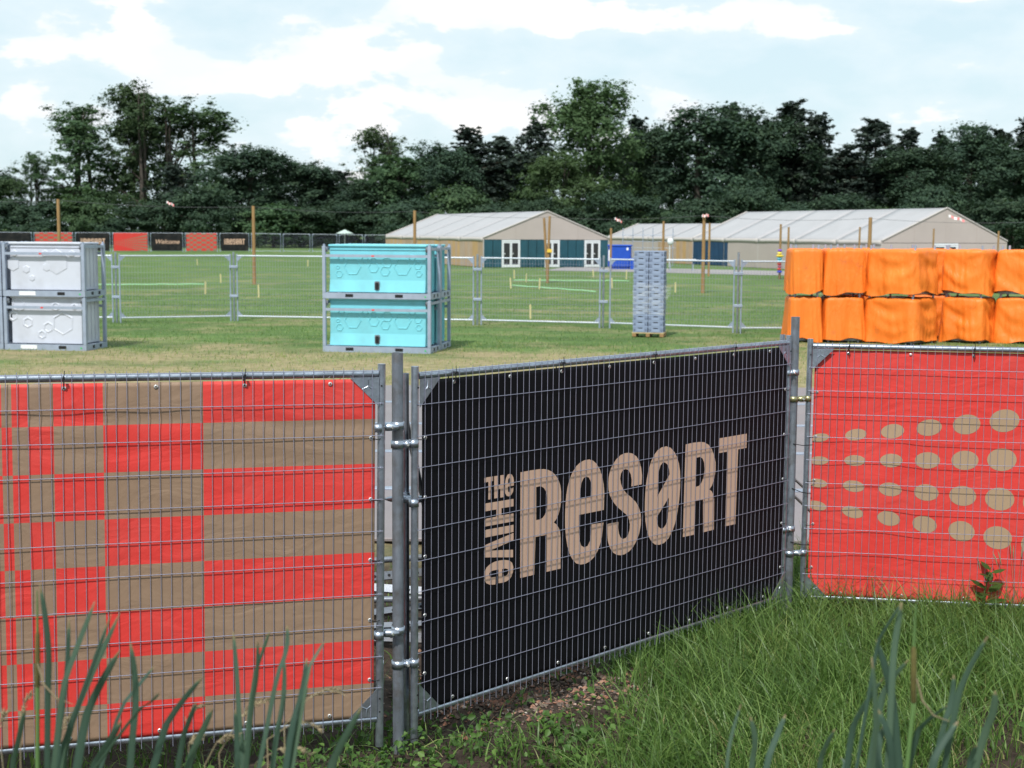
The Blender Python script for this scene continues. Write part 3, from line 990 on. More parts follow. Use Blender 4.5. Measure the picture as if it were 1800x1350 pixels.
# ------------------------------------------------------------------ fences
def wire_proto(r, n=6):
    return MB().tube([(0, 0, 0), (0, 0, 1)], r, n, cap=False).mesh('wire', WIRE)
WV = wire_proto(.0017); WH = wire_proto(.0019)
FENCE_GAP = 1.8
def panel(A, B, label, group, near=False, spacing=.085):
    """A, B: post feet (x, y, z). x axis from A to B. posts 0..2.0, rails at .15 and 1.95 (local)"""
    A = Vector(A); B = Vector(B)
    d = B - A
    L = d.length
    ang = math.atan2(d.y, d.x)
    tilt = math.asin(d.z / L)
    root = thing('mesh_fence', label, 'fence panel', A, 0, group)
    root.rotation_euler = (Matrix.Rotation(ang, 3, 'Z') @ Matrix.Rotation(-tilt, 3, 'Y')).to_euler()
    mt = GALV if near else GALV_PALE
    n = 14 if near else 7
    rp, rr = (.0205, .019) if near else (.024, .024)
    for x in (0, L):
        MB().tube([(x, 0, 0), (x, 0, 2.0)], rp, n).build('post', mt, root)
    for nm, z in (('bottom_rail', .15), ('top_rail', 1.95)):
        MB().tube([(rp * .9, 0, z), (L - rp * .9, 0, z)], rr, n).build(nm, mt if near else RAIL_SKY, root)
    g = .15
    for x, s in ((0, 1), (L, -1)):
        for z, t in ((.15, 1), (1.95, -1)):
            x0, z0 = x + s * rp * .8, z + t * rr * .8
            o = MB().prism([(x0, z0), (x0 + s * g, z0), (x0, z0 + t * g)], *((-.0209, -.0187) if near else (-.0125, -.0095)), 'y').build('gusset', mt, root)
            if near:
                b = MB()
                b.tube([(x0 + s * .035, -.0205, z0 + t * .06), (x0 + s * .055, -.0215, z0 + t * .045), (x0 + s * .055, -.0215, z0 + t * .01)], .0035, 6)
                b.tube([(x0 + s * .055, -.0215, z0 + t * .045), (x0 + s * .085, -.0205, z0 + t * .06)], .0035, 6)
                b.build('pressed_rib', mt, o)
    if near:
        bm = MB().tube([(0, 0, 0), (0, -.0035, 0)], .0048, 8).mesh('bolt', DARKHOLE)  # dark discs painting the shade of open bolt holes
        for x, s in ((0, 1), (L, -1)):
            for z in (1.89, 1.80, .26, .19):
                link('bolt', bm, root, (x + s * .004, -.0195, z))
        nx = int(round((L - .1) / .0498))
        for i in range(nx + 1):
            x = .05 + i * (L - .1) / nx
            link('wire', WV, root, (x + random.uniform(-.0012, .0012), -.0235, .105), (0, random.uniform(-.0006, .0006), 0), (1, 1, 1.875 + random.uniform(-.003, .003)))
        for k in range(10):
            z = 1.802 - .1645 * k
            link('wire', WH, root, (-.006, -.0278, z), (0, math.pi / 2, 0), (1, 1, L + .012))
        link('wire', WH, root, (.02, -.0278, 1.968), (0, math.pi / 2, 0), (1, 1, L - .04))
    else:
        m = MB()
        nx = int(L / spacing)
        r = .0028
        def thin(a, b):
            a, b = Vector(a), Vector(b)
            w = Vector((r, 0, 0)) if abs(b.z - a.z) > .5 else Vector((0, 0, r))
            e = Vector((0, r, 0))
            m.add([a - w, a + e * 1.7 - w * 0, a + w, b - w, b + e * 1.7, b + w], [(0, 2, 5, 3), (1, 0, 3, 4), (2, 1, 4, 5)], 0)
        for i in range(1, nx):
            thin((i * L / nx, -.024, .12), (i * L / nx, -.024, 1.97))
        for k in range(10):
            thin((0, -.03, 1.80 - .165 * k), (L, -.03, 1.80 - .165 * k))
        o = m.build('wire_mesh', WIRE, root, fix=False)
        o['kind'] = 'stuff'
    return root, L

def depth_of(px, pt, pb, h=FENCE_GAP):
    k = at(px, pt, 1.0).z - at(px, pb, 1.0).z
    return h / k
def post_foot(px, pt, pb):
    """foot of a post from the photographed heights of the two rails"""
    Y = depth_of(px, pt, pb)
    p = at(px, pb, Y)
    return Vector((p.x, p.y, p.z - .15))

# the three near panels
L_R = post_foot(666.5, 657, 1262)
L_0 = post_foot(0, 656, 1310)
dirL = (L_0 - L_R); dirL.z *= .4
L_L = L_R + dirL.normalized() * 3.5
M_L = post_foot(728, 661, 1256)
M_R = post_foot(1373.5, 602, 1046)
R_L = post_foot(1410, 608, 1048)
R_1 = post_foot(1800, 617, 1066)
dirR = (R_1 - R_L); dirR.z *= .6
R_R = R_L + dirR.normalized() * 3.5
print('panel M length', (M_R - M_L).length, L_R, L_L, M_L, M_R, R_L, R_R)
NG = 'steel fence panels nearest the camera'
panL, LL = panel(L_L, L_R, 'near steel mesh fence panel carrying the red and tan checked banner', NG, True)
panM, LM = panel(M_L, M_R, 'near angled mesh fence panel carrying the black lettered banner', NG, True)
panR, LR = panel(R_L, R_R, 'near mesh fence panel on the right carrying the red dotted banner', NG, True)
bpy.context.view_layer.update()

def on_panel(pan, px, py, off=0.0):
    """pixel -> (x, z) in the panel's own plane at local y = off"""
    inv = pan.matrix_world.inverted()
    o = inv @ CP
    d = (inv.to_3x3() @ ray(px, py))
    q = (off - o.y) / d.y
    p = o + d * q
    return p.x, p.z

def banner(pan, L, label, material, bulge, name='banner', seed=0, y0=.006, folds=0.0, recede=None):
    """vinyl banner tied inside the frame; returns root and its surface function"""
    x0, x1, z0, z1 = .035, L - .035, .165, 1.925
    rng = np.random.default_rng(seed)
    ph = rng.uniform(0, 6.28, 8)
    def surf(x, z):
        u, v = (x - x0) / (x1 - x0), (z - z0) / (z1 - z0)
        e = math.sin(math.pi * min(1, max(0, u))) ** .7 * math.sin(math.pi * min(1, max(0, v))) ** .8
        y = bulge * e * (1 + .35 * math.sin(u * 7 + ph[0]))
        y += folds * e * (.35 * math.sin(6 * v + 9 * u + ph[1]) + .22 * math.sin(23 * u - 5 * v + ph[2]) + .2 * math.sin(17 * v + 4 * u + ph[3]))
        # scallops between the eyelets at the top edge, with tension folds
        y += folds * .9 * (max(0, v - .75) / .25) ** 2 * math.sin(u * x1 / .46 * 2 * math.pi + ph[4])
        y += folds * .8 * math.exp(-((v - .93 + .10 * (u - .35)) / .018) ** 2) * smooth(.15, .5, u) 
        y += folds * .5 * math.exp(-((v - .86 + .16 * (u - .3)) / .022) ** 2) * smooth(.1, .6, u)
        return y0 + math.sqrt(y * y + 4e-7) + (recede(u, v) if recede else 0)
    root = thing(name, label, 'banner', pan.location, 0, 'printed banners tied to the near fence')
    root.rotation_euler = pan.rotation_euler
    nx, nz = 140, 80
    m = MB()
    vs = []; uvs = []
    for j in range(nz + 1):
        for i in range(nx + 1):
            x, z = lerp(x0, x1, i / nx), lerp(z0, z1, j / nz)
            vs.append((x, float(surf(x, z)), z)); uvs.append((i / nx, j / nz))
    fs = [(j * (nx + 1) + i, j * (nx + 1) + i + 1, (j + 1) * (nx + 1) + i + 1, (j + 1) * (nx + 1) + i) for j in range(nz) for i in range(nx)]
    m.add(vs, fs, 0, True)
    me = m.mesh('cloth', material, fix=False)
    uvl = me.uv_layers.new(name='UVMap')
    for lp in me.loops: uvl.data[lp.index].uv = uvs[lp.vertex_index]
    o = link('cloth', me, root)
    sol = o.modifiers.new('thick', 'SOLIDIFY'); sol.thickness = .0012; sol.offset = 1
    # eyelets, black cable ties
    ey = MB()
    for k in range(12):
        a, b = 2 * math.pi * k / 12, 2 * math.pi * (k + 1) / 12
        r0, r1 = .0045, .0105
        ey.add([(r0 * math.cos(a), -.002, r0 * math.sin(a)), (r1 * math.cos(a), -.002, r1 * math.sin(a)), (r1 * math.cos(b), -.002, r1 * math.sin(b)), (r0 * math.cos(b), -.002, r0 * math.sin(b)),
                (r1 * math.cos(a), .002, r1 * math.sin(a)), (r1 * math.cos(b), .002, r1 * math.sin(b))], [(0, 1, 2, 3), (1, 4, 5, 2)], 0, True)
    em = ey.mesh('eyelet', EYELET)
    tie = MB()
    ring = [(0, -.004 - .029 * math.sin(w), .028 - .030 * math.cos(w)) for w in np.linspace(0, 2 * math.pi, 15)]
    tie.tube(ring, .0032, 6); tie.box(-.005, .005, -.043, -.031, .044, .056); tie.tube([(0, -.036, .05), (.004, -.03, .085)], .002, 5)
    tm = tie.mesh('cable_tie', BLACKP)
    n = 8
    for i in range(n):
        x = lerp(x0 + .23, x1 - .23, i / (n - 1))
        for z, top in ((z1 - .022, True), (z0 + .025, False)):
            link('eyelet', em, root, (x, float(surf(x, z)) - .003, z))
            if top and i % 2 == 0:
                link('cable_tie', tm, root, (x, -.0, z))
    for z in np.linspace(z0 + .2, z1 - .30, 5):
        for x in (x0 + .022, x1 - .022):
            link('eyelet', em, root, (x, float(surf(x, z)) - .003, float(z)))
            s = -1 if x < 1 else 1
            t2 = MB().tube([(x, -.004 + y0, z), (x + s * .03, -.024, z - .008), (x + s * .062, -.015, z - .004), (x + s * .062, .02, z)], .0026, 5)
            t2.build('cable_tie', BLACKP, root)
    return root, surf, (x0, x1, z0, z1)

# left banner: red and tan bands in columns that widen towards the sides
def uvcols(pan, L, pxs, py):
    out = []
    for px in pxs:
        x, _ = on_panel(pan, px, py)
        out.append((x - .035) / (L - .07))
    return out
cols = uvcols(panL, LL, [357, 182, 95, 51, 22, 4], 800)
xc = [c for c in cols]
mid = xc[-1] - .004
cols_all = sorted(xc + [2 * mid - c for c in xc if 2 * mid - c > 0.01])
rows = []
for py in (735.5, 822, 893, 970, 1049, 1125, 1199):
    _, z = on_panel(panL, 655, py - (4 if py > 800 else 0))
    rows.append((z - .165) / 1.76)
# even bands measured at the right column
z_first = on_panel(panL, 600, 737)[1]; z_last = on_panel(panL, 600, 1203)[1]
rows = [((z_first + (z_last - z_first) * i / 6) - .165) / 1.76 for i in range(7)]
banL, sL, _ = banner(panL, LL, 'red and tan checked banner with blocks of uneven width on the left', vinyl('banner_checks', checker(cols_all, rows, len(cols_all) + 1 if (len(cols_all) + len(rows)) % 2 else len(cols_all))), .003, seed=3, folds=.008, y0=-.0170)

# right banner: red with tan ovals; it touches the wires near its left third and hangs back elsewhere
def recede_right(u, v):
    q = abs(u - .13)
    side = float(smooth(0, .11, q)) * (.75 if u < .13 else 1.0)
    return .026 * max(side, float(smooth(.45, .8, v)) * .9, float(smooth(.3, .05, v)) * .5) * min(1, max(0, v) * 12)
banR, sR, boxR = banner(panR, LR, 'red banner with rows of tan ovals growing to the right', vinyl('banner_red', plain(RED)), .004, seed=5, folds=.005, y0=-.0162, recede=recede_right)
TANM = mat('tan_print', (0.37, 0.255, 0.16), .5, vary=.06, vscale=3)
LETM = mat('tan_lettering', (0.60, 0.39, 0.285), .5, vary=.05, vscale=3)
def ellipse_part(root, surf, cx, cz, rx, rz, tl=0.0):
    n = 28
    cx0 = max(cx, boxR[0] + .012)
    vs = [(cx0, float(surf(cx0, cz)) - .0022, cz)]
    for ring in (.5, 1.0):
        for k in range(n):
            a = 2 * math.pi * k / n
            ex, ez = rx * ring * math.cos(a), rz * ring * math.sin(a)
            x, z = cx + ex * math.cos(tl) - ez * math.sin(tl), cz + ex * math.sin(tl) + ez * math.cos(tl)
            x = max(x, boxR[0] + .003)
            vs.append((x, float(surf(x, z)) - .0022, z))
    fs = [(0, 1 + k, 1 + (k + 1) % n) for k in range(n)] + [(1 + k, 1 + n + k, 1 + n + (k + 1) % n, 1 + (k + 1) % n) for k in range(n)]
    m = MB(); m.add(vs, fs, 0, True)
    return m.build('printed_oval', TANM, root, fix=False)
ovals = []
rowsR = [[(1440, 769, 17, 7.5), (1504, 763.5, 19, 10), (1568.5, 757.5, 20.5, 12.5), (1633, 751.5, 22.5, 14.5), (1699, 746, 24.5, 17.5), (1765.5, 739.5, 26.5, 20), (1834, 733, 28.5, 22.5), (1905, 726, 31, 25.5)],
         [(1439, 809, 17, 7.5), (1502, 808.5, 18.5, 9.5), (1566, 808.5, 20, 12), (1630, 809, 22.5, 14.5), (1696, 809, 24, 17), (1761, 808, 26, 20), (1830, 808, 28.5, 22.5), (1900, 808, 31, 25.5)],
         [(1437, 848.5, 17, 7.5), (1500, 853.5, 19, 10), (1564, 859, 20.5, 12), (1628, 865.5, 22, 14.5), (1692, 871.5, 24, 17.5), (1757, 877, 26, 20), (1826, 884, 28.5, 22.5), (1896, 891, 31, 25.5)],
         [(1436, 888, 17, 8), (1498, 899, 19, 10), (1561.5, 910, 20.5, 12.5), (1625, 921.5, 22, 14.5), (1690, 933.5, 23.5, 17.5), (1753.5, 945, 25.5, 20), (1822, 958, 28, 22.5), (1891, 971, 31, 25.5)]]
for r, row in enumerate(rowsR):
    for (px, py, hx, hy) in row:
        x, z = on_panel(panR, px, py, .015)
        k = .0041 if px < 1500 else .00405
        xx, _ = on_panel(panR, px + hx, py, .015)
        _, zz = on_panel(panR, px, py - hy, .015)
        cx = x; rx = xx - x
        ellipse_part(banR, sR, cx, z, rx, zz - z, (.16, .02, -.10, -.22)[r])

# black banner with its lettering
banM, sM, _ = banner(panM, LM, 'black banner with big tan THE HIVE RESORT lettering on the angled panel', vinyl('banner_black', plain(BLACKC), .35, .12, .6), .003, seed=9, folds=.0016, y0=-.0170)
Z1 = lambda x, y: (840 + x / 6.1375, 820 + y / 6.1375)
Z2 = lambda x, y: (980 + x / 5.143, 750 + y / 5.143)
GLYPHS = [  # (map, outer, holes, round?)
    (Z1, [(65, 122), (160, 105), (160, 155), (135, 160), (132, 352), (108, 357), (110, 165), (65, 172)], []),
    (Z1, [(172, 105), (212, 98), (210, 200), (238, 195), (238, 95), (275, 90), (272, 330), (238, 335), (238, 240), (210, 245), (210, 338), (172, 345)], []),
    (Z1, [(383, 205), (385, 165), (379, 118), (362, 86), (340, 77), (315, 88), (297, 130), (288, 190), (285, 240), (290, 285), (305, 315), (330, 322), (355, 308), (375, 270), (381, 226), (346, 235), (343, 262), (333, 280), (322, 268), (320, 216)],
     [[(347, 175), (320, 181), (322, 142), (333, 122), (344, 135)]]),
    (Z1, [(67, 400), (380, 348), (380, 428), (250, 450), (250, 525), (380, 505), (380, 590), (67, 648), (67, 565), (195, 540), (195, 462), (67, 485)], []),
    (Z1, [(67, 685), (380, 628), (380, 705), (67, 768)], []),
    (Z1, [(67, 850), (380, 715), (380, 795), (130, 905), (375, 897), (375, 978), (67, 980)], []),
    (Z1, [(218, 1258), (262, 1252), (300, 1240), (335, 1218), (358, 1185), (373, 1140), (378, 1085), (366, 1038), (335, 1012), (285, 1007), (230, 1013), (180, 1025), (130, 1050), (90, 1088), (66, 1140), (61, 1190), (68, 1230), (88, 1258), (125, 1275), (185, 1272), (188, 1190), (145, 1196), (122, 1182), (118, 1155), (130, 1134), (160, 1121), (218, 1110)],
     [[(258, 1106), (295, 1099), (318, 1106), (326, 1128), (320, 1155), (302, 1176), (258, 1190)]]),
    (Z1, [(455, 62), (560, 42), (660, 28), (710, 27), (755, 36), (800, 58), (838, 98), (868, 150), (885, 205), (894, 270), (894, 360), (885, 440), (866, 515), (842, 568), (815, 603), (845, 625), (868, 660), (882, 700), (888, 750), (888, 1100), (735, 1136), (735, 737), (618, 760), (605, 1166), (452, 1203)],
     [[(625, 222), (655, 213), (682, 215), (708, 231), (727, 260), (739, 300), (743, 350), (742, 420), (735, 470), (719, 518), (694, 553), (662, 571), (625, 578)]]),
    (Z2, [(415, 752), (420, 600), (414, 520), (400, 445), (378, 382), (350, 335), (318, 306), (285, 296), (245, 301), (205, 320), (165, 358), (130, 415), (104, 480), (86, 550), (75, 625), (68, 720), (65, 810), (66, 910), (73, 1000), (86, 1080), (106, 1150), (132, 1200), (165, 1235), (205, 1246), (248, 1239), (290, 1216), (328, 1178), (360, 1122), (384, 1055), (400, 985), (412, 866), (302, 882), (300, 960), (290, 1032), (268, 1078), (238, 1090), (212, 1076), (196, 1030), (190, 960), (191, 797)],
     [[(300, 635), (195, 655), (203, 570), (214, 505), (232, 465), (255, 450), (280, 459), (296, 492), (304, 550)]]),
    (Z2, [(757, 521), (761, 440), (753, 370), (736, 308), (710, 268), (675, 243), (640, 235), (600, 240), (565, 258), (530, 291), (498, 338), (474, 392), (460, 450), (455, 510), (458, 570), (470, 622), (492, 668), (530, 718), (580, 763), (618, 793), (640, 830), (651, 880), (648, 932), (634, 978), (612, 1006), (588, 1014), (566, 1001), (552, 965), (545, 915), (548, 860), (443, 880), (443, 960), (452, 1035), (470, 1095), (498, 1137), (530, 1157), (566, 1162), (605, 1152), (645, 1126), (682, 1085), (712, 1030), (735, 965), (749, 890), (753, 830), (747, 778), (732, 728), (705, 681), (660, 635), (615, 597), (587, 560), (570, 515), (563, 468), (570, 422), (590, 391), (615, 382), (640, 394), (659, 430), (667, 480), (664, 540)], []),
    (Z2, [(1107, 470), (1104, 400), (1094, 330), (1076, 270), (1050, 222), (1018, 190), (980, 177), (940, 186), (902, 212), (868, 258), (840, 320), (818, 395), (802, 480), (792, 570), (787, 670), (786, 760), (791, 850), (803, 930), (822, 995), (848, 1041), (882, 1066), (920, 1067), (960, 1050), (1000, 1010), (1035, 945), (1062, 865), (1082, 770), (1097, 660), (1105, 560)],
     [[(1010, 430), (1007, 388), (993, 345), (970, 323), (947, 325), (927, 352), (913, 400), (906, 460), (899, 632)], [(893, 820), (1003, 640), (1001, 740), (993, 825), (977, 885), (953, 916), (930, 921), (910, 905), (897, 868)]]),
    (Z2, [(1155, 160), (1220, 145), (1290, 137), (1325, 141), (1362, 163), (1392, 204), (1414, 260), (1426, 325), (1425, 400), (1413, 468), (1394, 530), (1369, 567), (1392, 585), (1406, 615), (1413, 655), (1410, 930), (1312, 955), (1312, 659), (1240, 673), (1231, 975), (1130, 998), (1142, 560)],
     [[(1253, 280), (1285, 272), (1308, 287), (1322, 325), (1326, 385), (1318, 450), (1300, 503), (1275, 535), (1247, 543)]]),
    (Z2, [(1460, 105), (1708, 62), (1706, 190), (1630, 205), (1604, 880), (1512, 900), (1530, 225), (1452, 240)], []),
]
PANEL_GLYPHS = []
def glyph_mesh(outer, holes, yfun, extra=.0024):
    loops = [[Vector((x, z, 0)) for x, z in outer]] + [[Vector((x, z, 0)) for x, z in h] for h in holes]
    tris = mgeo.tessellate_polygon(loops)
    flat = [p for lp in loops for p in lp]
    return [(p.x, yfun(p.x, p.y) - extra, p.y) for p in flat], [tuple(t) for t in tris]
def on_banner(px, py):
    x, z = on_panel(panM, px, py, .008)
    return on_panel(panM, px, py, float(sM(x, z)))
for (mp, outer, holes) in GLYPHS:
    o2 = [on_banner(*mp(*p)) for p in outer]
    h2 = [[on_banner(*mp(*p)) for p in h] for h in holes]
    PANEL_GLYPHS.append((o2, h2))
    vs, fs = glyph_mesh(o2, h2, lambda x, z: float(sM(x, z)), .003)
    m = MB(); m.add(vs, fs)
    m.build('letter', LETM, banM, fix=False)

# ---- tall posts, braces and couplers where the near panels meet
def coupler(root, A, B, z, mt, w=.04):
    """two-ring pressed coupler between vertical tubes A and B ((x, y, r) local), with its bolt"""
    ob = bpy.data.objects
    a, b = Vector((A[0], A[1], 0)), Vector((B[0], B[1], 0))
    d = (b - a).normalized()
    m = MB()
    for (c, r) in ((a, A[2]), (b, B[2])):
        n = 18
        ring = []
        for h in (-w / 2, w / 2):
            for rr in (r + .001, r + .006):
                ring.append([(c.x + rr * math.cos(2 * math.pi * k / n), c.y + rr * math.sin(2 * math.pi * k / n), z + h) for k in range(n)])
        vs = sum(ring, [])
        fs = []
        for k in range(n):
            j = (k + 1) % n
            fs += [(n + k, n + j, 3 * n + j, 3 * n + k), (k, 2 * n + k, 2 * n + j, j), (2 * n + k, 3 * n + k, 3 * n + j, 2 * n + j), (k, j, n + j, n + k)]
        m.add(vs, fs, 0, True)
    p0 = a + d * (A[2] + .004); p1 = b - d * (B[2] + .004)
    s = Vector((-d.y, d.x, 0))
    if s.y > 0: s = -s
    mid = (p0 + p1) / 2 + s * .008
    m.sphere((mid.x, mid.y, z), (max(.02, (p1 - p0).length * .75), .024, w * .55), 14)
    o = m.build('coupler', mt, root)
    bt = MB().tube([(mid.x + s.x * .02, mid.y + s.y * .02, z), (mid.x + s.x * .034, mid.y + s.y * .034, z)], .0075, 6)
    bt.build('bolt', EYELET, o)
def upright(px, top, Y, r, label, mt=GALV_OLD, name='fence_upright', base=-.02):
    p = at(px, (top + 960) / 2, Y)
    zt = at(px, top, Y).z
    root = thing(name, label, 'post', (p.x, Y, 0), 0, 'round steel uprights joining the near panels')
    m = MB()
    n = 18
    m.tube([(0, 0, base), (0, 0, zt)], r, n, cap=False)
    m.tube([(0, 0, zt), (0, 0, zt - .12)], r - .004, n, cap=False)
    m.add([((r if k % 2 else r) * math.cos(2 * math.pi * k / n), r * math.sin(2 * math.pi * k / n), zt) for k in range(n)] +
          [((r - .004) * math.cos(2 * math.pi * k / n), (r - .004) * math.sin(2 * math.pi * k / n), zt) for k in range(n)],
          [(k, (k + 1) % n, n + (k + 1) % n, n + k) for k in range(n)])
    m.build('tube', mt, root)
    return root
u1 = upright(699, 620, 7.27, .0295, 'thick weathered steel upright between checked and black banner panels')
u1b = upright(713, 656, 7.5, .019, 'thin steel brace tube behind the thick left upright', GALV)
u2 = upright(1393, 557, 9.95, .030, 'thick steel upright between black and red dotted banner panels')
u2b = upright(1371, 588, 10.12, .020, 'thin steel tube behind the right end of the black banner', GALV)
def rel(root, p): return (p.x - root.location.x, p.y - root.location.y)
def zat(px, py, Y): return at(px, py, Y).z
la = rel(u1, L_R); ma = rel(u1, M_L)
for py in (750, 1112):
    coupler(u1, (*la, .0205), (0, 0, .0295), zat(685, py, 7.22), GALV)
for py in (780, 1166):
    coupler(u1, (0, 0, .0295), (*ma, .0205), zat(715, py, 7.28), GALV)
coupler(u1b, (0, 0, .019), (*rel(u1b, M_L), .0205), zat(716, 877, 7.4), GALV)
mr = rel(u2, M_R); rl = rel(u2, R_L)
coupler(u2, (0, 0, .030), (*rl, .0205), zat(1408, 701, 9.96), OLIVE)
coupler(u2, (0, 0, .030), (*rl, .0205), zat(1408, 972, 9.96), GALV)
coupler(u2, (*mr, .0205), (0, 0, .030), zat(1392, 655, 9.92), GALV)
coupler(u2, (*mr, .0205), (0, 0, .030), zat(1392, 930, 9.92), GALV)
# slanting leg of the left brace, behind the panels
br = MB().tube([(0, 0, 1.75), (.25, 1.15, .05)], .017, 8); br.build('stay', GALV, u1b)
br = MB().tube([(0, 0, 1.75), (.1, 1.2, .05)], .017, 8); br.build('stay', GALV, u2b)
# loose cable at the foot of the left upright
cb = MB().tube([(L_R.x - .03, L_R.y - .03, .07), (L_R.x + .03, L_R.y - .036, .05), (u1.location.x, u1.location.y - .05, .075), (M_L.x + .02, M_L.y - .035, .085), (M_L.x + .04, M_L.y, .10)], .0035, 6)
cb = cb.build('cable', BLACKP)
tag(cb, 'thin black cable looped round the feet of the left junction', 'cable')

# black cords tying the right banner to the upright
for py, dz, lb in ((782, .012, 'upper'), (868, .045, 'middle'), (958, .03, 'lower')):
    e = at(1428 - (py - 782) * .028, py, R_L.y - .03)
    a = Vector((u2.location.x, u2.location.y - .034, e.z + dz))
    o = MB().tube([a - e, (a - e) * .5 - Vector((0, .004, .008)), Vector((0, 0, 0))], .003, 6).build('tie_cord', BLACKP, None, e)
    tag(o, lb + ' black cord across the gap from the right upright to the red dotted banner', 'cord', 'black cords tying the right banner')
# a pile of galvanised brace bars lying behind the left panel
pg = ground(672, 1150)
BARL = ['round bar lying lowest in the pile behind the left banner', 'flat perforated bar low in the pile beside the round bar', 'flat perforated bar slanting up to the right in the pile', 'round bar in the middle of the brace pile',
        'flat perforated bar above the middle round bar', 'steepest flat perforated bar near the top of the pile', 'flat perforated bar lying on the soil in front of the pile', 'topmost round bar of the brace pile']
for i, (dx, dy, rz, z, tube) in enumerate([(0, .55, .35, .05, 1), (.05, .60, .2, .12, 0), (-.06, .75, .5, .17, 0), (.02, .85, .1, .23, 1), (.03, .95, -.25, .28, 0), (-.02, 1.1, .4, .34, 0), (.05, .45, -.1, .09, 0), (.0, 1.25, .3, .42, 1)]):
    m = MB()
    if tube:
        m.tube([(-.5, 0, 0), (.5, 0, .02)], .022, 10)
    else:
        m.box(-.48, .48, -.03, .03, -.003, .003)
        m.box(-.48, .48, -.033, -.03, -.003, .03)
        for k in range(9):
            x = -.42 + k * .105
            m.tube([(x, 0, .0032), (x, 0, .0042)], .011, 8, mat=1)
    o = m.build('brace_bar', [GALV_OLD, DARKHOLE], None, (pg.x + dx, pg.y + dy - .35, z), (R(30) + i * .12, 0, rz))
    tag(o, BARL[i], 'bar', 'brace bars piled behind the left panel')

# ---- the fence across the field
MG = 'fence panels across the field'
def gfoot(px, Y, z=0.0):
    p = at(px, 560, Y)
    return Vector((p.x, Y, z))
mid = [((60, 41.6), (199, 41.6), 'mid field fence panel behind the white boxes'), ((212, 41.4), (406, 42.6), 'mid field fence panel between white boxes and the first joint'),
       ((418, 42.6), (618, 42.0), 'mid field fence panel left of and behind the turquoise boxes'), ((632, 42.0), (832, 41.4), 'mid field fence panel right behind the turquoise boxes'),
       ((846, 41.4), (1054, 40.4), 'mid field fence panel in front of the left marquee doors'), ((1072, 40.4), (1289, 38.8), 'mid field fence panel behind the grey crate stack'),
       ((1302, 38.6), (1512, 38.9), 'mid field fence panel running behind the orange stack')]
for a, b, lb in mid:
    panel(gfoot(*a), gfoot(*b), lb, MG)
def mid_post(px, Y, h, label, near):
    p = gfoot(px, Y)
    root = thing('fence_upright', label, 'post', p, 0, 'steel uprights of the field fence')
    MB().tube([(0, 0, 0), (0, 0, h)], .032, 9).build('tube', GALV, root)
    for z in (.75, 1.62):
        m = MB().box(-.13, .13, -.045, .03, z - .04, z + .04, b=.01); m.build('coupler', GALV_PALE, root)
mid_post(205.5, 41.5, 2.06, 'field fence upright right of the white boxes', 0)
mid_post(412, 42.55, 2.06, 'field fence upright left of the turquoise boxes', 0)
mid_post(839, 41.35, 2.06, 'field fence upright before the left marquee corner', 0)
mid_post(1060, 40.4, 2.06, 'field fence upright before the blue container', 0)
mid_post(1296, 38.6, 2.2, 'field fence upright left of the orange stack', 0)

# ---- the far fence with its small banners
FG = 'far fence panels at the wood edge'
far_px = [-12, 62, 134, 199, 265.5, 326, 386.5, 441.5, 497, 548, 595, 640, 684]
def farY(px): return 137 + (px + 12) * 0.024
def far_banner(A, B, kind, label):
    d = B - A; L = d.length
    root = thing('far_banner', label, 'banner', A, 0, 'small banners on the far fence')
    root.rotation_euler = (0, 0, math.atan2(d.y, d.x))
    x0, x1, z0, z1 = .10, L - .10, .17, 1.95
    me = MB(); me.box(x0, x1, -.07, -.06, z0, z1)
    mm = me.mesh('cloth', FARM[kind])
    uvl = mm.uv_layers.new(name='UVMap')
    for lp in mm.loops:
        c = mm.vertices[lp.vertex_index].co
        uvl.data[lp.index].uv = ((c.x - x0) / (x1 - x0), (c.z - z0) / (z1 - z0))
    link('cloth', mm, root)
    if kind == 'resort':
        s = L / LM
        m = MB()
        for o2, h2 in PANEL_GLYPHS:
            vs, fs = glyph_mesh(o2, h2, lambda x, z: -.075, .0)
            m.add([(x * s, y, .1 + (z) * .95) for x, y, z in vs], fs)
        m.build('lettering', LETM, root, fix=False)
    if kind == 'welcome':
        cu = bpy.data.curves.new('welcome', 'FONT')
        cu.body = 'Welcome'; cu.size = .62; cu.shear = .3; cu.align_x = 'CENTER'; cu.offset = .008
        tmp = bpy.data.objects.new('tmp', cu); COL.objects.link(tmp)
        bpy.context.view_layer.update()
        tme = bpy.data.meshes.new_from_object(tmp.evaluated_get(bpy.context.evaluated_depsgraph_get()))
        bpy.data.objects.remove(tmp)
        tme.materials.clear(); tme.materials.append(LETM)
        link('lettering', tme, root, (L / 2, -.076, .88), (math.pi / 2, 0, 0))
FARM = {'resort': vinyl('far_black', plain(BLACKC), False), 'check': vinyl('far_check', checker([.12, .22, .34, .5, .66, .78, .88], [.14, .27, .4, .53, .66, .79, .9], 0), False), 'rays': vinyl('far_rays', rays, False)}
FARM['welcome'] = FARM['resort']; FARM['black'] = FARM['resort']
fk = [('black', 'leftmost plain black banner on the far fence'), ('check', 'checked far banner behind the first wooden pole'), ('resort', 'far black RESORT banner half hidden by the white boxes'),
      ('rays', 'far red banner with tan dots fanning out'), ('welcome', 'far black banner reading Welcome'), ('check', 'checked far banner right of the Welcome one'), ('resort', 'far black RESORT banner beside the second wooden pole')]
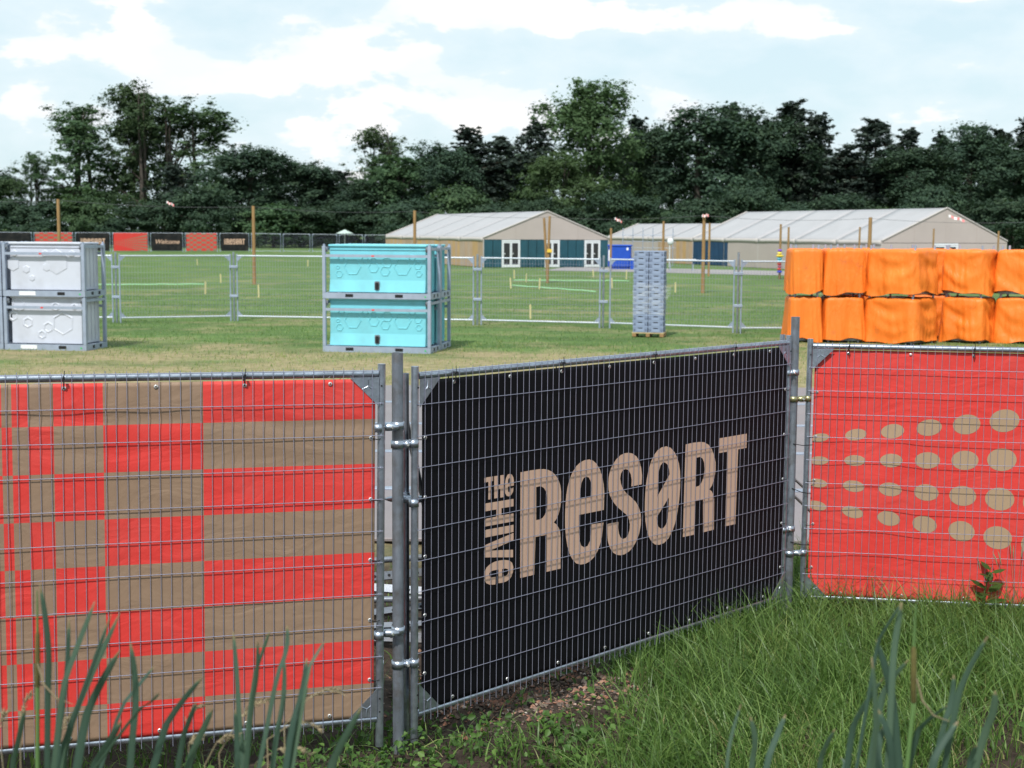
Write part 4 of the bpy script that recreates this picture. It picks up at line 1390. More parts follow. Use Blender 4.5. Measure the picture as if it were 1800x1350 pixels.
fl = ['far fence panel under the leftmost black banner', 'far fence panel behind the first wooden pole', 'far fence panel with the half hidden RESORT banner', 'far fence panel with the fanning dots banner',
      'far fence panel with the Welcome banner', 'far fence panel with the right checked banner', 'far fence panel with the last RESORT banner', 'first bare far fence panel right of the banners',
      'second bare far fence panel', 'third bare far fence panel, above the turquoise boxes', 'bare far fence panel before the pale canopy', 'last bare far fence panel by the left marquee']
for i in range(12):
    A, B = [gfoot(q, farY(q), .33 - .12 * max(0, q - 440) / 250) for q in (far_px[i] + 2, far_px[i + 1] - 2)]
    panel(A, B, fl[i], FG, spacing=.15)
    if i < 7:
        far_banner(A, B, *fk[i])

# ------------------------------------------------------------------ transport frames with folding bars
def hex_plate(r, w=.020, t=.014, sunk=False):
    """moulded hexagon: raised plate with a bevelled rim, or (sunk) a rim whose inner wall drops back"""
    m = MB()
    rings = [(r + w, 0.0), (r, -t)] if not sunk else [(r + .05, 0.0), (r + .004, -t), (r - w, -.001)]
    vs = []
    for (q, d) in rings:
        vs += [(q * math.cos(R(60 * k + 30)), d, q * math.sin(R(60 * k + 30))) for k in range(6)]
    fs = []
    for i in range(len(rings) - 1):
        for k in range(6):
            j = (k + 1) % 6
            fs.append((i * 6 + k, i * 6 + j, i * 6 + 6 + j, i * 6 + 6 + k))
    n = len(vs)
    if not sunk: fs.append(tuple(range(n - 6, n)))
    m.add(vs, fs)
    return m
def hex_rim(r, w=.016, t=.013):
    m = MB()
    for k in range(6):
        vs = []
        for q in (R(60 * k), R(60 * k + 60)):
            c, s = math.cos(q), math.sin(q)
            vs += [((r - w) * c, 0, (r - w) * s), ((r - w * .3) * c, -t, (r - w * .3) * s), ((r + w * .3) * c, -t, (r + w * .3) * s), ((r + w) * c, 0, (r + w) * s)]
        m.add(vs, [(0, 1, 5, 4), (1, 2, 6, 5), (2, 3, 7, 6)], 0)
    return m
HEXM = {}
def bar_unit(W, D, H, boxmat, label, loc, rz, hexes, tap, sticker, group, ramp=True, sunk=False):
    root = thing('framed_bar', label, 'framed bar unit', loc, rz, group)
    # origin front right bottom corner; x to the left is negative
    s = .07
    bh = .13
    m = MB()
    m.box(-W, 0, 0, .06, 0, bh); m.box(-W, 0, D - .06, D, 0, bh); m.box(-W, -W + .06, .06, D - .06, 0, bh); m.box(-.06, 0, .06, D - .06, 0, bh)
    m.box(-W + .06, -.06, .06, D - .06, .07, .09)
    m.build('base_frame', GALV_PALE, root)
    pk = MB()
    for x in (-W * .29, -W * .75): pk.box(x - .09, x + .09, -.004, .003, .035, .105)
    for y in (D * .35, D * .68): pk.box(-.003, .004, y - .05, y + .05, .035, .105)
    pk.build('fork_pocket', DARKHOLE, root)
    for (x0, y0) in ((-W, 0), (-s, 0), (-W, D - s), (-s, D - s)):
        MB().box(x0 - .002, x0 + s + .002, y0 - .005, y0 + s + .002, bh + .001, H - .03, b=.004).tube([(x0 + s / 2, y0 + s / 2, H - .03), (x0 + s / 2, y0 + s / 2, H + .015)], .026, 8).build('post', GALV_PALE, root)
    for nm, a in (('front_rail', (-W + s + .003, -s - .003, .0, .04, H * .77, H * .77 + .06)), ('rear_rail', (-W + s + .003, -s - .003, D - .04, D, H * .77, H * .77 + .06)), ('side_rail', (-s + .01, -.01, s + .003, D - s - .003, H - .12, H - .06)), ('side_rail', (-W + .01, -W + s - .01, s + .003, D - s - .003, H - .12, H - .06))):
        MB().box(*a).build(nm, GALV_PALE, root)
    # moulded body
    x0, x1, y0, y1 = -W + .14, -.14, .10, D - .08
    z0, z1 = bh + .012, H - .045
    b = MB()
    if ramp:
        zb = lerp(z0, z1, .27)
        prof = [(y0 - .035, z0), (y0 + .02, zb), (y0 + .02, z1), (y1, z1), (y1, z0)]
    else:
        prof = [(y0, z0), (y0 + .02, z1), (y1, z1), (y1, z0)]
    b.prism(prof, x0, x1, 'x')
    body = b.build('body', boxmat, root)
    bv = body.modifiers.new('bevel', 'BEVEL'); bv.width = .012; bv.segments = 2; bv.limit_method = 'ANGLE'
    MB().box(x0 - .025, x1 + .025, y0 - .02, y1 + .02, z1 + .002, z1 + .05, b=.012).build('lid', boxmat, root)
    MB().box(x0 + .01, x1 - .01, y0 - .002, y0 + .016, H * .905, H * .915, b=.002).build('lid_lip', boxmat, root)
    rb = MB()
    for k in range(5):
        y = lerp(y0 + .12, y1 - .06, k / 4)
        rb.box(x1 + .0005, x1 + .016, y - .012, y + .012, z0 + .06, z1 - .06)
    rb.build('side_rib', boxmat, root)
    for (u, v, r) in hexes:
        key = (round(r, 3), boxmat.name, sunk)
        if key not in HEXM and ramp:
            HEXM[key] = hex_rim(r).mesh('hexagon', boxmat)
        if key not in HEXM: HEXM[key] = hex_plate(r, sunk=sunk).mesh('hexagon', boxmat)
        link('hexagon', HEXM[key], root, (lerp(x0, x1, u), y0 + (.0195 if ramp else .02 * v), lerp(z0, z1, v)))
    if tap:
        MB().box(-W / 2 - .035, -W / 2 + .035, y0 - .075, y0 - .02, z0 + .07, z0 + .22, b=.01).build('tap', DARKHOLE, root)
        MB().box(-W / 2 - .06, -W / 2 + .06, y0 - .03, y0 - .012, z0 + .05, z0 + .25, b=.008).build('tap_plate', GALV_OLD, root)
    if sticker:
        MB().box(-W * .80, -W * .60, -.006, -.003, .025, .115).build('sticker', STICKER, root)
    MB().box(-W * .53 - .03, -W * .53 + .03, -.006, -.001, H * .77 + .015, H * .77 + .045).build('red_mark', REDST, root)
    MB().tube([(-.12, -.0006, .06), (-.12, -.006, .06)], .02, 8).build('green_mark', GREENST, root)
    # corner latch hooks
    for x in (-W + .09, -.10):
        MB().box(x - .03, x + .03, .03, .08, H - .16, H - .05, b=.01).tube([(x, .03, H - .1), (x, -.005, H - .12)], .014, 6).build('latch', GALV_OLD, root)
    return root
hx_teal = [(.24, .56, .19), (.12, .74, .07), (.37, .73, .075), (.46, .55, .12), (.60, .66, .12), (.58, .47, .11), (.76, .56, .19), (.86, .76, .07), (.92, .60, .085), (.93, .42, .07), (.10, .40, .08), (.085, .55, .04), (.46, .70, .07)]
tq = ground(757, 622)
TY = -R(10)
UH = 1.205
UG = 'turquoise bars in steel frames'
dvec = Vector((math.sin(R(10)), math.cos(R(10)), 0))
for lev in (0, 1):
    for row in (0, 1):
        p = Vector((tq.x, tq.y, 0)) + dvec * (1.06 * row)
        bar_unit(2.50, 1.02, UH, TEALBOX, '%s turquoise bar unit, %s of the turquoise stack' % (('upper', 'lower')[1 - lev], ('front row', 'rear row')[row]),
                 (p.x, p.y, UH * lev), TY, hx_teal, row == 0, False, UG)
hx_w1 = [(.66, .62, .28), (.52, .50, .085), (.23, .45, .08), (.31, .26, .06), (.5, .80, .075), (.88, .80, .07), (.04, .56, .15), (.06, .8, .07)]
hx_w0 = [(.73, .45, .24), (.52, .36, .10), (.43, .20, .075), (.23, .46, .10), (.10, .84, .14), (.63, .82, .08), (.02, .6, .09), (.90, .82, .05)]
wq = ground(152, 617)
WG = 'white bars in steel frames'
for lev in (0, 1):
    for c in (0, 1):
        ang = R(8)
        p = Vector((wq.x, wq.y, 0)) + Vector((-math.cos(ang), math.sin(ang), 0)) * (1.98 * c)
        bar_unit(1.95, 1.12, UH + .005, WHITEBOX, '%s white bar unit %s' % (('lower', 'upper')[lev], ('at the right, beside the grass gap', 'cut by the left edge of the photo')[c]),
                 (p.x, p.y, (UH + .005) * lev), -ang, hx_w1 if lev else hx_w0, False, True, WG, ramp=False, sunk=lev == 0)

# ------------------------------------------------------------------ orange covered cages
def orange_mat():
    m = mat('orange_tarpaulin', (0.83, 0.185, 0.016), 0.5, vary=.12, vscale=1.6)
    t = NT(m.node_tree)
    p = m.node_tree.nodes['Principled BSDF']
    src = p.inputs['Base Color'].links[0].from_socket
    tc = t.n('ShaderNodeTexCoord').outputs['Object']
    info = t.n('ShaderNodeObjectInfo').outputs['Random']
    off = t.n('ShaderNodeVectorMath', operation='ADD'); t.l(tc, off.inputs[0])
    cb = t.n('ShaderNodeCombineXYZ'); t.l(t.math('MULTIPLY', info, 37.0), cb.inputs[0]); t.l(cb.outputs[0], off.inputs[1])
    n = t.noise(off.outputs[0], 3.2, 6, .7)
    c = t.mix(t.math('MULTIPLY', t.ramp(n, [(.60, 0.0), (.72, 1.0)]), .5), src, (.30, .09, .03))
    n2 = t.noise(off.outputs[0], .9, 3, .5)
    c = t.mix(t.math('MULTIPLY', t.ramp(n2, [(.4, 0.0), (.65, 1.0)]), .25), c, (.86, .28, .04))
    t.l(c, p.inputs['Base Color'])
    b = t.n('ShaderNodeBump'); b.inputs['Strength'].default_value = .62; b.inputs['Distance'].default_value = .05
    ha = t.noise(t.mapping(off.outputs[0], (1, 1, .42)), 2.6, 5, .48, 1.3)
    rid = t.math('ABSOLUTE', t.math('SUBTRACT', t.noise(t.mapping(off.outputs[0], (1, 1, .28)), 5.5, 4, .5, 1.0), .5))
    t.l(t.math('SUBTRACT', ha, t.math('MULTIPLY', rid, 1.1)), b.inputs['Height'])
    t.l(b.outputs[0], p.inputs['Normal'])
    return m
ORANGE = orange_mat()
def cover_mesh(w, d, h, seed, swag):
    rng = np.random.default_rng(seed)
    ph = rng.uniform(0, 6.28, 12)
    na, nz, nt = 112, 34, 10
    per = []
    rad = .13
    # rounded rectangle outline, points evenly along it
    for k in range(na):
        s = k / na * 4
        q, f = int(s), s - int(s)
        cx, cy = [(-1, -1), (1, -1), (1, 1), (-1, 1)][q]
        nxp = [(1, -1), (1, 1), (-1, 1), (-1, -1)][q]
        x, y = lerp(cx, nxp[0], f), lerp(cy, nxp[1], f)
        L = (abs(x) ** 7 + abs(y) ** 7) ** (1 / 7)
        per.append((x / L, y / L, q, f))
    vs = []
    for j in range(nz + 1):
        v = j / nz                                     # 0 at the hem
        for (x, y, q, f) in per:
            an = math.atan2(y, x)
            tau = q + f
            X, Y = x * w / 2, y * d / 2
            fold = .020 * math.sin(an * 7 + ph[0] + .9 * math.sin(an * 3 + ph[9])) + .011 * math.sin(an * 19 + ph[1] + 3 * v + 2 * math.sin(an * 5 + ph[10])) + .005 * math.sin(an * 37 + ph[2] - 4 * v)
            fold *= (1 - v) ** .6 * 1.3
            sw = 0
            if swag and q in (0, 1):
                u = f * 2 - 1                              # catenary ridges hanging from the corner posts
                zz = v - (-.62 + .62 * u * u) * .55
                sw = (.020 * math.sin(zz * 10 + ph[3]) + .016 * math.sin(zz * 19 + ph[9] + 2 * u) * (.4 + .6 * math.sin(u * 3 + v * 4 + ph[10]))) * (1 - abs(u)) ** .5 * min(1, (1.02 - v) * 5)
                sw -= .05 * (1 - u * u) * v ** 2 * (1 - v)
            flare = .05 * (1 - v) + .035 * math.sin(an * 4 + ph[4]) * (1 - v)
            rr = 1 + (fold + sw + flare) / (max(w, d) / 2)
            if v > .93: rr *= 1 - .05 * ((v - .93) / .07) ** 2
            hem = .045 * math.sin(an * 2 + ph[5]) + .03 * math.sin(an * 5 + ph[6])
            z = lerp(.06 + hem, h - .02 * (1 - math.cos(4 * an)) * .5, v)
            vs.append((X * rr, Y * rr, z))
    fs = []
    for j in range(nz):
        for k in range(na):
            k2 = (k + 1) % na
            fs.append((j * na + k, j * na + k2, (j + 1) * na + k2, (j + 1) * na + k))
    base = nz * na
    for t in range(1, nt):
        g = 1 - t / nt
        for (x, y, q, f) in per:
            sag = -.05 * (1 - g ** 2) + .01 * math.sin(x * 5 + ph[7]) * math.sin(y * 6 + ph[8])
            vs.append((x * w / 2 * .95 * g, y * d / 2 * .95 * g, h + .012 * (g > .8) + sag))
    for t in range(nt - 1):
        a = base + t * na
        for k in range(na):
            k2 = (k + 1) % na
            fs.append((a + k, a + k2, a + na + k2, a + na + k))
    c = len(vs); vs.append((0, 0, h - .05))
    a = base + (nt - 1) * na
    for k in range(na): fs.append((a + k, a + (k + 1) % na, c))
    m = MB(); m.add(vs, fs, 0, True)
    return m.mesh('cover', ORANGE, fix=False)
OG = 'orange covered cages stacked in two layers'
cages = [  # px of axis, depth, w, d, yaw deg, label position
    (1411, 36.0, .80, 1.0, 0, False, 'at the left end of its layer'),
    (1478, 36.0, .98, 1.0, 2, False, 'second from the left in its layer'),
    (1583, 35.7, 1.42, 1.30, 43, True, 'in the middle with its corner turned to the viewer'),
    (1702, 36.1, 1.10, 1.12, 35, True, 'fourth from the left with hanging swags'),
    (1799, 36.0, 1.22, 1.15, 30, True, 'at the right edge of the photo'),
    (1905, 36.2, 1.15, 1.15, 32, True, 'just outside the right edge'),
    (1500, 37.4, 1.0, 1.0, 0, False, 'of the second row hidden at the left'),
    (1632, 37.6, 1.1, 1.0, 20, True, 'of the second row behind the middle one'),
]
for ci, (px, Y, w, d, yaw, swag, lb) in enumerate(cages):
    b = gfoot(px, Y)
    for lev in (0, 1):
        h = 1.14 if lev == 0 else 1.15
        root = thing('covered_cage', '%s orange tarpaulin covered cage %s' % (('lower', 'upper')[lev], lb), 'covered cage', (b.x, b.y, 1.19 * lev), R(-yaw if yaw else 0) + random.uniform(-.03, .03), OG)
        link('cover', cover_mesh(w, d, h, ci * 2 + lev, swag), root)
        for sx in (-1, 1):
            for sy in (-1, 1):
                MB().tube([(sx * (w / 2 - .12), sy * (d / 2 - .12), 0), (sx * (w / 2 - .12), sy * (d / 2 - .12), h + (.05 if lev == 0 else .10))], .028, 8).build('post', GALV_PALE, root)
        MB().box(-w / 2 + .06, w / 2 - .06, -d / 2 + .06, d / 2 - .06, .05, .11).build('deck', GALV_OLD, root)

# ------------------------------------------------------------------ the stack of grey crates on a pallet
def crate():
    m = MB()
    w, d, h = .396, .590, .150
    m.box(-w / 2 + .012, w / 2 - .012, .012, d - .012, .0, h - .004)
    m.box(-w / 2, w / 2, 0, d, h - .028, h)
    m.box(-w / 2 + .006, w / 2 - .006, .006, d - .006, .045, .058)
    m.box(-w / 2 + .006, w / 2 - .006, .006, d - .006, .085, .096)
    m.box(-w / 2 + .003, w / 2 - .003, .003, d - .003, .0, .014)
    m.box(-.105, .105, -.003, .02, .012, .115)                      # plaque round the handle
    for x in (-.17, -.125, .125, .17): m.box(x - .006, x + .006, .002, .02, .012, h - .03)
    for y in (.08, .2, .3, .4, .5):
        m.box(w / 2 - .02, w / 2 - .002, y - .006, y + .006, .012, h - .03); m.box(-w / 2 + .002, -w / 2 + .02, y - .006, y + .006, .012, h - .03)
    body = m.mesh('body', CRATE)
    hd = MB().box(-.065, .065, -.0045, .01, .092, .118, b=.004).mesh('handle', DARKHOLE)
    rc = MB().box(-.185, -.112, .004, .013, .018, .083).box(.112, .185, .004, .013, .018, .083).mesh('recess_shade', CRATE_SHADE)
    return body, hd, rc
cb_, ch_, cr_ = crate()
cp = gfoot(1139, 36.9)
CRY = R(-13)
Mz = Matrix.Rotation(CRY, 3, 'Z')
ordn = ['top', 'second', 'third', 'fourth', 'fifth', 'sixth', 'seventh', 'eighth', 'ninth', 'tenth', 'eleventh', 'twelfth', 'thirteenth', 'lowest']
crates = []
for c in (0, 1):
    for k in range(14):
        lv = 13 - k
        lab = ('%s grey crate in the %s column of the stack' % (ordn[k], ('left', 'right')[c]) if k in (0, 13) else '%s grey crate from the top in the %s column' % (ordn[k], ('left', 'right')[c]))
        if not crates:
            t0 = thing('crate', lab, 'crate', (0, 0, 0), 0, 'grey plastic crates stacked on a pallet')
            link('body', cb_, t0); link('handle', ch_, t0); link('recess_shade', cr_, t0)
            t = t0
        else:
            t = copy_tree(t0); t['label'] = lab
        crates.append(t)
        off = Mz @ Vector(((-.2, .2)[c] + random.uniform(-.004, .004), random.uniform(-.004, .004), 0))
        t.location = (cp.x + off.x, cp.y + off.y, .135 + .1505 * lv)
        t.rotation_euler = (0, 0, CRY + random.uniform(-.012, .012))
pal = thing('pallet', 'wooden pallet under the grey crate stack', 'pallet', (cp.x, cp.y, 0), CRY)
for k in range(5):
    MB().box(-.42, .42, .0 + k * .123, .10 + k * .123, .105, .13).build('board', WOODPALE, pal)
for x in (-.36, 0, .36):
    MB().box(x - .05, x + .05, .0, .6, .02, .104).build('block', WOODPOLE, pal)
fm = MB()
n = 40
z0, z1 = .60, 1.42
outl = []
for k in range(n):
    s = k / n * 4; q, f = int(s), s % 1
    A_ = [(-.41, -.012), (.41, -.012), (.41, .605), (-.41, .605)]
    a, b = A_[q], A_[(q + 1) % 4]
    outl.append((lerp(a[0], b[0], f) * (1 + random.uniform(-.01, .012)), lerp(a[1], b[1], f) + random.uniform(-.008, .004)))
vs = []
for j in range(9):
    for (x, y) in outl:
        vs.append((x + random.uniform(-.006, .006), y + random.uniform(-.008, .004), lerp(z0, z1, j / 8) + random.uniform(-.02, .02)))
fm.add(vs, [(j * n + k, j * n + (k + 1) % n, (j + 1) * n + (k + 1) % n, (j + 1) * n + k) for j in range(8) for k in range(n)], 0, True)
fm.add([(.41, .1, 1.38), (.47, .12, 1.30), (.56, .1, 1.32), (.58, .13, 1.2), (.54, .1, 1.08), (.45, .15, .98), (.41, .1, 1.0)], [(0, 1, 2, 3, 4, 5, 6)], 0, True)
fo = fm.build('stretch_film', FILM, None, (cp.x, cp.y, 0), (0, 0, CRY), fix=False)
tag(fo, 'torn clear stretch film wrapped round the middle of the crate stack', 'stretch film')

# ------------------------------------------------------------------ things near the marquees
bc = gfoot(1088, 104)
root = thing('blue_container', 'tall blue plastic container beside the left marquee', 'container', (bc.x, bc.y, 0), R(-8))
MB().box(-.82, .82, -.6, .6, .12, 1.68, b=.08).build('body', BLUEBIN, root)
MB().box(-.88, .88, -.66, .66, 1.64, 1.76, b=.04).build('lid', BLUEBIN, root)
rb = MB()
for x in (-.62, -.31, 0, .31, .62): rb.box(x - .04, x + .04, -.63, -.598, .2, 1.6)
rb.build('rib', BLUEBIN, root)
MB().box(-.72, .72, -.5, .5, 0, .118).build('base', BLUEBIN, root)
MB().box(.52, .66, -.642, -.634, 1.38, 1.55).build('sticker', STICKER, root)
MB().box(-.78, -.70, -.642, -.634, .6, 1.4).build('sticker', STICKER, root)
bb = gfoot(1112, 103)
root = thing('blue_bin', 'small blue bin right of the tall blue container', 'bin', (bb.x, bb.y, 0))
MB().prism([(-.22, 0), (.22, 0), (.28, .72), (-.28, .72)], -.25, .25, 'y').build('body', BLUEBIN, root)
MB().box(-.31, .31, -.29, .29, .725, .80, b=.03).build('lid', BLUEBIN, root)

def scaffold():
    p = gfoot(1140, 112)
    root = thing('scaffold_railing', 'pale steel railing in front of the annex marquee', 'railing', (p.x, p.y, 0), R(-4))
    for i in range(6):
        MB().tube([(-2.1 + i * .78, 0, 0), (-2.1 + i * .78, 0, 3.0)], .028, 6).build('post', GALV_PALE, root)
    for z in (2.45, 1.95, 1.45):
        MB().tube([(-2.2, -.04, z), (2.0, -.04, z)], .02, 6).build('rail', GALV_PALE, root)
scaffold()
p = gfoot(1175, 110)
root = thing('site_lamp', 'white round lamp on a post at the annex boards', 'lamp', (p.x, p.y, 0))
MB().tube([(0, 0, 0), (0, 0, 2.2)], .04, 8).build('post', WHITEF, root)
MB().sphere((.04, -.05, 1.98), (.25, .12, .27), 12).build('head', WHITEF, root)
p = gfoot(1196, 100)
root = thing('trestle_table', 'white folding table by the road behind the crates', 'table', (p.x, p.y, 0))
MB().box(-1.0, 1.0, -.35, .35, .76, .81, b=.01).build('top', WHITEF, root)
for x in (-.8, .8):
    MB().tube([(x, -.3, 0), (x, 0, .75)], .02, 6).tube([(x, .3, 0), (x, 0, .75)], .02, 6).build('leg', GALV_PALE, root)
p = gfoot(1368, 83.6)
root = thing('coloured_totem', 'totem of bright coloured blocks on a thin pole left of the orange stack', 'totem', (p.x, p.y, 0))
tcols = [(.02, .04, .45), (.55, .03, .02), (.35, .05, .12), (.5, .04, .03), (.06, .42, .55), (.15, .45, .6), (.7, .5, .04), (.75, .6, .1), (.18, .06, .5)]
tz = 0.35
for i, c in enumerate(tcols):
    h = .155
    wdt = (.16, .12, .13, .14, .20, .17, .24, .15, .13)[i]
    MB().sphere((-.02 * (i % 2), 0, tz + h / 2), (wdt, wdt, h * .5), 10).build('block', mat('totem_colour', c, .4), root)
    tz += h
MB().tube([(0, 0, 0), (0, 0, tz)], .03, 6).build('rod', WOODPOLE, root)
for px, py, lb in ((728, 436, 'yellow tag on the pole behind the turquoise boxes'), (966, 441, 'yellow tag on the crossed poles before the glazed doors')):
    Y = 74 if px < 800 else 75
    q = at(px, py, Y - .12)
    o = MB().box(-.13, .13, -.02, .02, -.09, .09, b=.01).build('yellow_tag', mat('yellow_tag', (.75, .48, .06), .5), None, q)
    tag(o, lb, 'tag', 'yellow tags on the poles')
q = gfoot(607, 176)
root = thing('parasol', 'small pale green canopy in front of the wood', 'parasol', (q.x, q.y, 0))
MB().tube([(0, 0, 0), (0, 0, 2.6)], .05, 6).build('pole', WHITEF, root)
cn = MB(); cn.add([(0, 0, 2.75)] + [(1.1 * math.cos(R(45 * k)), 1.1 * math.sin(R(45 * k)), 2.25) for k in range(8)], [(0, 1 + k, 1 + (k + 1) % 8) for k in range(8)])
cn.build('canopy', mat('pale_green_cloth', (.42, .52, .46), .7), root)

# pegs and marking tape in the field
PEGM = mat('peg_wood', (.58, .50, .26), .75)
pegs = [(388, 497, 'left of the second wooden pole, near'), (361, 517, 'nearest in front of the second wooden pole'), (455, 523, 'right of the second wooden pole foot'), (347, 466, 'far off below the Welcome banner'),
        (541, 468, 'far left of the turquoise boxes'), (775, 550, 'by the right side of the turquoise boxes'), (932, 561, 'nearest in the middle of the field'), (904, 490, 'at the left end of the upper tape'),
        (898, 507, 'at the left end of the lower tape'), (948, 508, 'on the lower tape left of the crossed poles'), (1043, 487, 'behind the upper tape'), (1101, 491, 'at the right end of the upper tape'),
        (1076, 507, 'left of the grey crate stack'), (1187, 514, 'right of the grey crate stack'), (925, 496, 'dark one on the upper tape'), (203, 500, 'at the fence joint by the white boxes')]
for px, py, lb in pegs:
    g = ground(px, py)
    hgt = .42 + .1 * random.random()
    o = MB().prism([(-.028, -.03), (.028, -.03), (.028, hgt), (0, hgt + .03), (-.028, hgt)], -.02, .02, 'y').build('peg', PEGM, None, (g.x, g.y, 0), (random.uniform(-.06, .06), random.uniform(-.06, .06), random.uniform(0, 1)))
    tag(o, 'pale wooden peg in the field ' + lb, 'peg', 'wooden pegs set out in the field')
def tape(p0, p1, label):
    a, b = ground(*p0), ground(*p1)
    n = 14
    m = MB()
    d = (b - a); s = Vector((-d.y, d.x, 0)).normalized()
    L, Rr = [], []
    for i in range(n + 1):
        q = a.lerp(b, i / n)
        z = .055 + .010 * math.sin(i * 1.7)
        L.append((q.x, q.y, z - .015)); Rr.append((q.x + s.x * .05, q.y + s.y * .05, z + .012))
    m.add(L + Rr, [(i, i + 1, n + 2 + i, n + 1 + i) for i in range(n)], 0, True)
    o = m.build('marking_tape', TAPE_GREEN, None, fix=False)
    sol = o.modifiers.new('thick', 'SOLIDIFY'); sol.thickness = .004
    tag(o, label, 'tape', 'green marking tapes in the field')
tape((168, 502), (362, 501), 'green tape stretched low right of the white boxes')
tape((903, 494), (1106, 495), 'upper pale green tape before the left marquee')
tape((898, 503), (1046, 514), 'lower slanting green tape before the left marquee')

# ------------------------------------------------------------------ grass and weeds by the near fence
GRASS = leaf_mat('grass_blade', [(0.0, (0.046, 0.088, 0.022)), (0.40, (0.105, 0.180, 0.044)), (0.68, (0.190, 0.280, 0.078)), (0.9, (0.32, 0.37, 0.14)), (1.0, (0.34, 0.29, 0.15))], .35, .42, 0, .35)
WEED = leaf_mat('weed_leaf', [(0.0, (0.030, 0.065, 0.014)), (0.6, (0.070, 0.145, 0.028)), (1.0, (0.13, 0.22, 0.05))], .35, .5, 0, .3)
STRAW = mat('dry_straw', (0.36, 0.29, 0.17), .8, vary=.35, vscale=3)
CATT = leaf_mat('cattail_leaf', [(0.0, (0.036, 0.068, 0.050)), (0.5, (0.062, 0.108, 0.078)), (0.9, (0.100, 0.155, 0.100)), (0.96, (0.20, 0.18, 0.10)), (1.0, (0.42, 0.32, 0.20))], .25, .4, .15, .3)

def blades(pts, length, width, lean, rng, tint, seg=4, curl=1.0):
    """curved tapering blades: pts (n,3)"""
    n = len(pts)
    az = rng.uniform(0, 2 * math.pi, n)
    d = np.stack([np.cos(az), np.sin(az), np.zeros(n)], 1)
    s = np.stack([-np.sin(az), np.cos(az), np.zeros(n)], 1)
    ta = rng.uniform(0, 2 * math.pi, n)
    s = s * np.cos(ta * .3)[:, None] + d * np.sin(ta * .3)[:, None]
    vs = []
    for k in range(seg + 1):
        q = k / seg
        h = length * (q - .18 * curl * lean * q ** 2.2)
        o = length * lean * q ** 2 * .8
        c = pts + np.stack([d[:, 0] * o, d[:, 1] * o, h], 1)
        w = width * (1 - q ** 1.6) * .5 + .0003
        vs.append(c - s * w[:, None]); vs.append(c + s * w[:, None])
    V = np.stack(vs, 1).reshape(-1, 3)
    m = 2 * (seg + 1)
    b = (np.arange(n) * m)[:, None]
    Fq = np.concatenate([np.stack([b[:, 0] + 2 * k, b[:, 0] + 2 * k + 1, b[:, 0] + 2 * k + 3, b[:, 0] + 2 * k + 2], 1) for k in range(seg)], 0)
    return V, Fq, np.repeat(tint, m)
def proj_np(P):
    M = np.array(CR.transposed()); q = (P - np.array(CP)) @ M.T
    return 900 + F * q[:, 0] / -q[:, 2], 675 - F * q[:, 1] / -q[:, 2]
def lownoise(x, y, f, s):
    return (np.sin(x * f + s) * np.sin(y * f * 1.3 + 2 * s) + np.sin(x * f * 2.3 - y * f * 1.7 + s * 3) * .6 + np.sin(y * f * 3.1 + x * f * .7 + s) * .4) / 2

def near_grass():
    rng = np.random.default_rng(21)
    N = 105000
    x = rng.uniform(-3.6, 5.2, N); y = rng.uniform(6.2, 11.6, N)
    z = ground_z(x, y)
    P = np.stack([x, y, z], 1)
    px, py = proj_np(P)
    # where the photograph shows lush grass (bank right of the black panel), sparse soil at the left
    w = smooth(1010, 1230, px + (py - 1200) * .4 + 90 * lownoise(x, y, 2.1, 1.0))
    low = smooth(1255, 1330, py) * .28 * (px < 1300)
    gravel = np.exp(-(((px - 960) / 130) ** 2 + ((py - 1215) / 38) ** 2))
    ditch = smooth(1560, 1760, px) * smooth(1180, 1290, py)
    dens = np.maximum(w * .9, low + .03) * (1 - .8 * ditch) * (1 - .93 * gravel)
    dens *= .60 + .5 * (lownoise(x, y, 3.3, .7) > -.35)
    dens = np.where(px < 860, np.minimum(dens, .16), dens)
    keep = rng.uniform(0, 1, N) < dens
    P, w, px, py = P[keep], w[keep], px[keep], py[keep]
    n = len(P)
    ln = rng.gamma(5.5, .036, n) * (.5 + .7 * w) * (1 + .25 * lownoise(P[:, 0], P[:, 1], 2.6, 2.2))
    ln = np.clip(ln, .05, .42)
    # keep the foot of the right panel visible: shorter along it
    wd = rng.uniform(.0050, .0120, n)
    lean = np.clip(rng.gamma(3.0, .30, n), .08, 1.9)
    tint = np.clip(rng.beta(2.0, 2.2, n) * .85 + .16 * lownoise(P[:, 0], P[:, 1], 2.7, 4.), 0, .88)
    dry = rng.uniform(0, 1, n) < (.02 + .13 * smooth(1230, 1340, py) * (px > 1250))
    tint = np.where(dry, rng.uniform(.93, 1, n), tint); ln = np.where(dry, ln * .6, ln)
    V, Fq, T = blades(P, ln, wd, lean, rng, tint)
    tag(link('bank_grass', big_mesh('bank_grass', V, Fq, GRASS, T, True)), 'long lush green grass on the bank in front of the near fence', 'grass', kind='stuff')
    # straw lying flat on the slope
    N = 1500
    x = rng.uniform(-2.8, 4.6, N); y = rng.uniform(6.3, 9.0, N)
    keepx = (x > .9) | (rng.uniform(0, 1, N) < .35)
    x, y = x[keepx], y[keepx]; N = len(x)
    P = np.stack([x, y, ground_z(x, y) + .012], 1)
    V, Fq, T = blades(P, np.full(N, .05), rng.uniform(.002, .004, N), rng.uniform(2.0, 6.5, N), rng, np.ones(N), seg=3, curl=.3)
    tag(link('dry_straw', big_mesh('dry_straw', V, Fq, GRASS, T, True)), 'dry straw lying on the soil in front of the fence', 'straw', kind='stuff')
near_grass()

